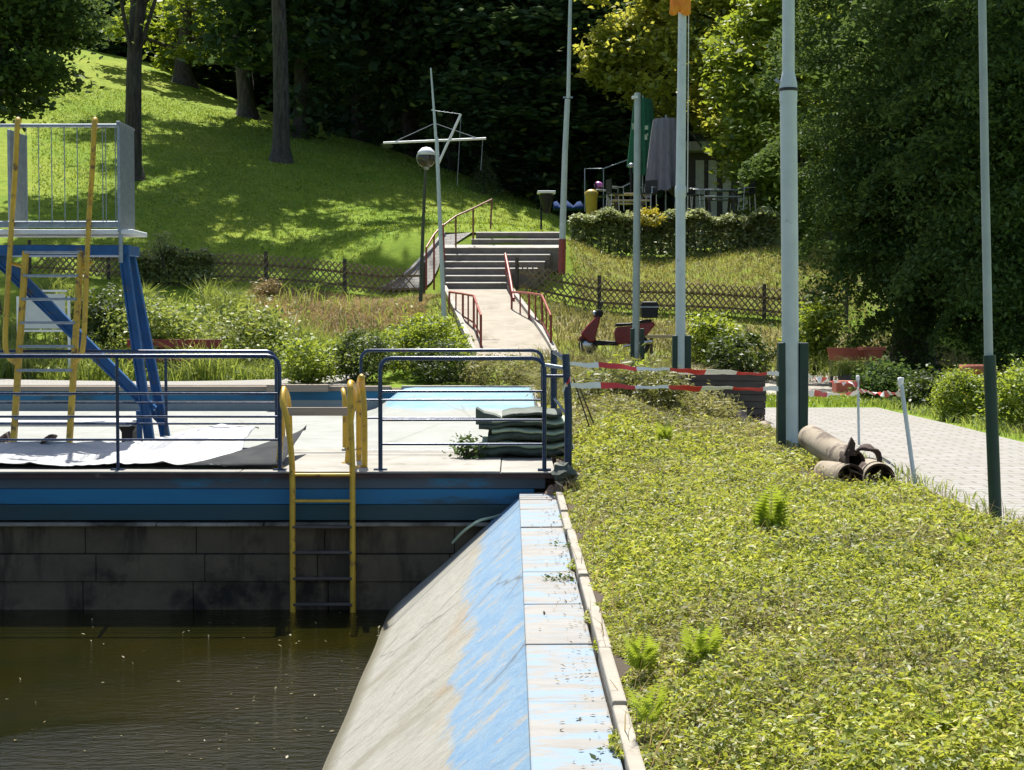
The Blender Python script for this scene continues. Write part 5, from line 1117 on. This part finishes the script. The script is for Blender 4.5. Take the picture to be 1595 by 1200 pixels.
# ------------------------------------------------------------------ trees
def boughs(c, zlo, zhi, rad, nb, nl, seed, face=-90):
    """leaf points of long drooping layered boughs round a trunk, mostly on the side that faces the pool"""
    g = np.random.default_rng(seed); b = g.integers(0, nb, nl)
    hb = zlo + (zhi - zlo) * ((np.arange(nb) + g.random(nb)) / nb); az = R(face) + g.normal(size=nb) * 1.15
    k = np.clip((hb - zlo) / (zhi - zlo), 0, 1); ln = rad * (.55 + .45 * np.sin(math.pi * np.clip(.18 + k * .75, 0, 1))) * (.75 + .4 * g.random(nb)); dr = .9 + 1.3 * g.random(nb)
    s = g.random(nl) ** .55; L_ = ln[b] * s; w_ = (.22 + .62 * np.sin(math.pi * np.clip(s * .9 + .08, 0, 1))) * g.normal(size=nl) * .75
    x = c[0] + np.cos(az[b]) * L_ - np.sin(az[b]) * w_; y = c[1] + np.sin(az[b]) * L_ + np.cos(az[b]) * w_
    z = hb[b] + .55 * np.sin(s * 2.2) - dr[b] * s ** 2.4 - .16 * np.abs(w_) + g.normal(size=nl) * .07 - (g.random(nl) < .25) * g.random(nl) * .35
    return np.stack([x, y, np.maximum(z, .35)], 1)
def tree(name, label, base_, h, r, crown_c, crown_r, nl, lf, m, seed, nc=110, cr=1.6, bark='bark', limbs=7, group=None, shell=.45, flat=.55, lean=0, cut=None, up=.6, cat='tree', asp=.6, droop=-.15, more=(), bough=()):
    b0 = Vector(base_); t = thing(name, label, cat, b0, group); g = random.Random(seed)
    tp = Vector((crown_c[0], crown_c[1], crown_c[2])); n = 9; pts = []
    for i in range(n):
        s = i / (n - 1); pts.append(b0.lerp(Vector((tp.x, tp.y, b0.z + h * .85)), s) + Vector((math.sin(s * 5 + seed) * r * .35, math.cos(s * 4 + seed) * r * .3, 0)) * min(1, s * 3))
    rs = [r * (1.35 if i == 0 else 1.0 - .75 * (i / (n - 1)) ** 1.3) for i in range(n)]
    pts.insert(1, b0 + Vector((0, 0, .55))); rs.insert(1, r * 1.06); rs[0] = r * 1.5; pts.insert(0, b0 - Vector((0, 0, .4))); rs.insert(0, r * 2.1)
    MB().tube(pts, rs, 12).build('trunk', M[bark], t)
    P, C = clumps(crown_c, crown_r, nc, nl, cr, seed, flat, shell, cut)
    for i in range(limbs):
        e = Vector(C[g.randrange(len(C))]); s = pts[g.randint(4, n - 1)]; mid = (s + e) / 2 + Vector((0, 0, -.15 * (e - s).length * g.uniform(-.3, 1)))
        MB().tube(smooth_path([s, mid, e], 3), [r * .30, r * .26, r * .23, r * .19, r * .13, r * .09, r * .04], 6).build('limb', M[bark], t)
    P = np.concatenate([P] + [clumps(*q_, cr, seed + 7, flat, .45)[0] for q_ in more] + [boughs(*q_) for q_ in bough])
    leaves('crown', P, lf, asp, m, t, seed, up, droop); return t
LG = 'trees standing on the sloping lawn'
def gp(px, py, Y): p = at(px, py, Y); return Vector((p.x, Y, Hf(p.x, Y)))
q = gp(438, 250, 66); tree('lawn_tree', 'straight dark trunked tree on the lawn, the nearer of the middle pair', q, 22, .36, (q.x, 66, q.z + 16), (7.2, 6, 7), 17000, .30, L['tree'], 71, 58, .85, 'bark_grey', 8, LG)
q = gp(385, 185, 80); tree('lawn_tree', 'straight dark trunked tree on the lawn, the farther of the middle pair', q, 22, .44, (q.x - 1, 80, q.z + 17.5), (7, 6, 7), 17000, .30, L['tree'], 72, 58, .9, 'bark_grey', 8, LG)
q = gp(207, 278, 60); tree('lawn_tree', 'dark leaning trunk right behind the tower side panel', q, 20, .33, (q.x + .4, 61, q.z + 15.5), (6.2, 5.5, 7), 16000, .30, L['tree'], 73, 54, .85, 'bark', 8, LG)
q = gp(286, 122, 88); tree('lawn_tree', 'ivy clad trunk high on the lawn at the forest edge', q, 8, .5, (q.x, 88, q.z + 3.2), (4.6, 4, 2.3), 7000, .34, L['shrub'], 74, 40, .8, 'bark_grey', 8, LG)
# near left tree with leaves hanging into view
q = Vector((X(-12, 44), 44, Hf(X(-12, 44), 44)))
tree('maple_tree', 'dark leafy tree at the left edge with branches hanging over the lawn', q, 15, .20, (q.x - .9, 44, 10.2), (4.2, 2.6, 3.4), 42000, .19, L['dark'], 75, 170, .9, 'bark', 10, None, .35, .5)
P = []
t75 = thing('hanging_branch', 'low leafy branch reaching right in front of the bright lawn', 'branch', at(0, 175, 43.2))
for (a_, b_) in (((-30, 178), (130, 132)), ((-30, 150), (62, 158)), ((-20, 128), (108, 118)), ((-30, 185), (64, 172))):
    pa, pb_ = at(*a_, 43.2), at(*b_, 42.9); md = (pa + pb_) / 2 + Vector((0, 0, .12)); MB().tube(smooth_path([pa, md, pb_], 4), [.04, .036, .032, .028, .024, .02, .016, .01, .006], 6).build('twig', M['bark'], t75)
    for s in np.linspace(.35, 1.05, 15): c = pa.lerp(pb_, s); P += [c + Vector((random.Random(s * 99 + a_[1] + k).gauss(0, .16), random.Random(s * 77 + k).gauss(0, .16), random.Random(s * 55 + k + a_[1]).gauss(0, .10) + .05)) for k in range(7)]
leaves('leaf_spray', np.array(P), .21, .62, L['tree'], t75, 5, .7)

# maple on the terrace, lit from behind
q = Vector((X(1190, 65), 65, 4.1))
tree('maple_tree', 'yellow green maple in front of the hut, lit through its leaves', q, 15, .25, (X(1105, 64.5), 64.5, 12.6), (5.8, 2.0, 4.6), 46000, .26, L['maple'], 81, 190, .85, 'bark', 9, None, .5, .5, cut=lambda C: C[:, 2] > 11.2 - .5 * (C[:, 0] - 4.3) - .9 * np.maximum(0, C[:, 0] - 8.4))
q = Vector((X(1240, 58), 58.5, 4.0))
tree('maple_tree', 'mid green broadleaf tree between the maple and the big dark tree', q, 15, .22, (X(1235, 58), 58, 9.4), (3.2, 2.4, 5.4), 26000, .25, L['shrub'], 82, 130, .85, 'bark', 8, None, .45, .5)
# big dark trees on the right
q = Vector((X(1420, 36), 36, .2))
tree('beech_tree', 'huge dark tree filling the right side, branches sweeping low', q, 22, .45, (X(1450, 36), 36, 9.5), (3.25, 3.4, 9.4), 60000, .12, L['dark'], 83, 200, 1.0, 'bark', 12, None, .5, .22, cut=lambda C: C[:, 2] > .9 + .28 * np.abs(C[:, 0] - 9.8), up=.9, droop=-.5, asp=.5, more=[((X(1455, 34), 34.6, 4.6), (2.5, 1.8, 3.3), 110, 36000)], bough=[((q.x, 36, 0), 2.2, 18, 4.2, 75, 95000, 5, -95), ((q.x + 1.2, 35, 0), 1.6, 8, 3.2, 26, 36000, 6, -70), ((q.x + .2, 34.6, 0), 1.0, 4.6, 2.2, 16, 30000, 8, -90)])
q = Vector((X(1640, 31), 31, .1))
tree('beech_tree', 'dark tree at the far right edge behind the slim pole', q, 20, .4, (X(1640, 31), 31, 8.5), (3.4, 3.2, 8.2), 40000, .12, L['dark'], 84, 150, 1.0, 'bark', 10, None, .5, .22, up=.9, droop=-.5, asp=.5, more=[((X(1630, 30), 30.4, 4.2), (2.4, 2.0, 3.6), 90, 26000)], bough=[((q.x, 31, 0), 2.0, 16, 3.9, 60, 66000, 7, -110)])
q = Vector((X(1600, 46), 46, 1.0))
tree('beech_tree', 'dark tree behind the huge one at the right, closing the gap', q, 24, .5, (X(1580, 46), 46, 10.5), (5.4, 4, 10.5), 40000, .30, L['dark'], 85, 220, 1.5, 'bark', 10, None, .4, .4)
# small conifer at the forest edge
q = gp(755, 292, 67); t = thing('young_fir', 'small pale young fir at the forest edge right of the mast', 'tree', q); g = np.random.default_rng(91); n = 1500; s = g.random(n); th = g.random(n) * 6.283; rr = (1 - s) * 1.05 * g.random(n) ** .4
P = np.stack([q.x + rr * np.cos(th), q.y + rr * np.sin(th), q.z + .1 + 1.7 * s - .25 * rr + .1 * np.floor(s * 7) % .1], 1); leaves('needles', P, .17, .22, L['fir'], t, 92, .7); MB().tube([q, q + Vector((0, 0, 1.75))], [.05, .01], 6).build('trunk', M['bark'], t)
# forest-edge trees (copies of two kinds) and the wood behind
FT = [('broad', 470, 74, 1.0), ('broad', 560, 84, 1.05), ('broad', 640, 80, 1.1), ('broad', 705, 77, .95), ('broad', 800, 76, 1.1), ('broad', 870, 72, 1.05), ('broad', 950, 74, 1.1), ('broad', 1030, 78, 1.1), ('broad', 330, 100, 1.15), ('broad', 200, 104, 1.15), ('broad', 90, 100, 1.1), ('broad', -20, 96, 1.1), ('broad', 1120, 80, 1.0), ('broad', 420, 96, 1.1)]
FL = ['dark forest tree behind the nearer of the two middle trunks', 'dark forest tree above the left end of the cross yard', 'dark forest tree directly behind the globe lamp', 'dark forest tree behind the gaff of the mast', 'dark ivy covered forest tree left of the tall red based pole', 'dark forest tree directly behind the tall red based pole', 'dark forest tree left of the green parasol', 'dark forest tree behind the grey parasol', 'dark forest tree uphill between the lawn trunks', 'dark forest tree uphill behind the leaning trunk', 'dark forest tree uphill behind the tower railing', 'dark forest tree uphill at the left edge of the photo', 'dark forest tree behind the hut', 'dark forest tree uphill behind the farther middle trunk']
proto = None
for i, ((kd, px, Y, s), lb) in enumerate(zip(FT, FL)):
    x = X(px, Y); loc = Vector((x, Y, Hf(x, Y) - .2))
    if proto is None:
        proto = tree('forest_tree', lb, loc, 24, .36, loc + Vector((0, 0, 11.5)), (5.2, 4.6, 11), 15000, .50, L['forest'], 95, 130, 1.7, 'bark', 7, 'dark forest trees behind the lawn', .4, .45, up=.8); o = proto
    else:
        o = copy_tree(proto); o.location = loc; o.rotation_euler.z = i * 1.9; o['label'] = lb
    o.scale = (s, s, s * (.2 if 8 <= i <= 11 or i == 13 else .95 if i < 4 else .56 if i in (5, 6, 7, 12) else .8) * (.92 + .16 * ((i * 7) % 5) / 4))
g = np.random.default_rng(97); n = 115000; x = -48 + 110 * g.random(n); y = 92 + .12 * np.abs(x) + 16 * g.random(n); hgt = 24 + 4 * np.sin(x * .35) + 3 * np.sin(x * .9 + 1) - 17 * np.exp(-((x + 24) / 9) ** 4); hgt = np.where((x > -33) & (x < -15.5), 4.6 + .8 * np.sin(x * 1.3), hgt)
z = H(x, y) + hgt * g.random(n) ** 1.1; tag(leaves('forest', np.stack([x, y, z], 1), 1.15, .7, L['forest'], None, 98, .6), kind='stuff')
g = np.random.default_rng(99); n = 26000; x = -14 + 50 * g.random(n); y = 70 + 14 * g.random(n) + np.maximum(0, -x) * 1.0; z = H(x, y) + 5.5 * g.random(n) ** 1.3
k = (x > 1.2) | (y > 84 - .3 * x); k &= ~((x > 1) & (x < 26) & (y < 69)); tag(leaves('undergrowth', np.stack([x, y, z], 1)[k], .55, .6, L['forest'], None, 100, .6), kind='stuff')

g = np.random.default_rng(123); n = 190; y = 8.3 + 5.5 * g.random(n); x = -5.2 + 4.1 * g.random(n) ** .6; k = g.random(n) < np.where(x > -2.2, 1, .45)
tag(leaves('floating_leaves', np.stack([x, y, np.full(n, -1.252)], 1)[k], .028, .5, leaf('fallen_leaf', (.10, .08, .03), (.20, .17, .08), None, .1, (.36, .34, .25)), None, 124, 60, 0), kind='stuff')
n = 260; y = 4.6 + 9 * g.random(n); x = .08 + .30 * g.random(n) ** .35; tag(leaves('fallen_leaves', np.stack([x, y, np.full(n, -.178)], 1), .022, .5, leaf('litter_leaf', (.06, .04, .02), (.20, .14, .07), None, .1, (.30, .30, .10)), None, 125, 9, 0), kind='stuff')
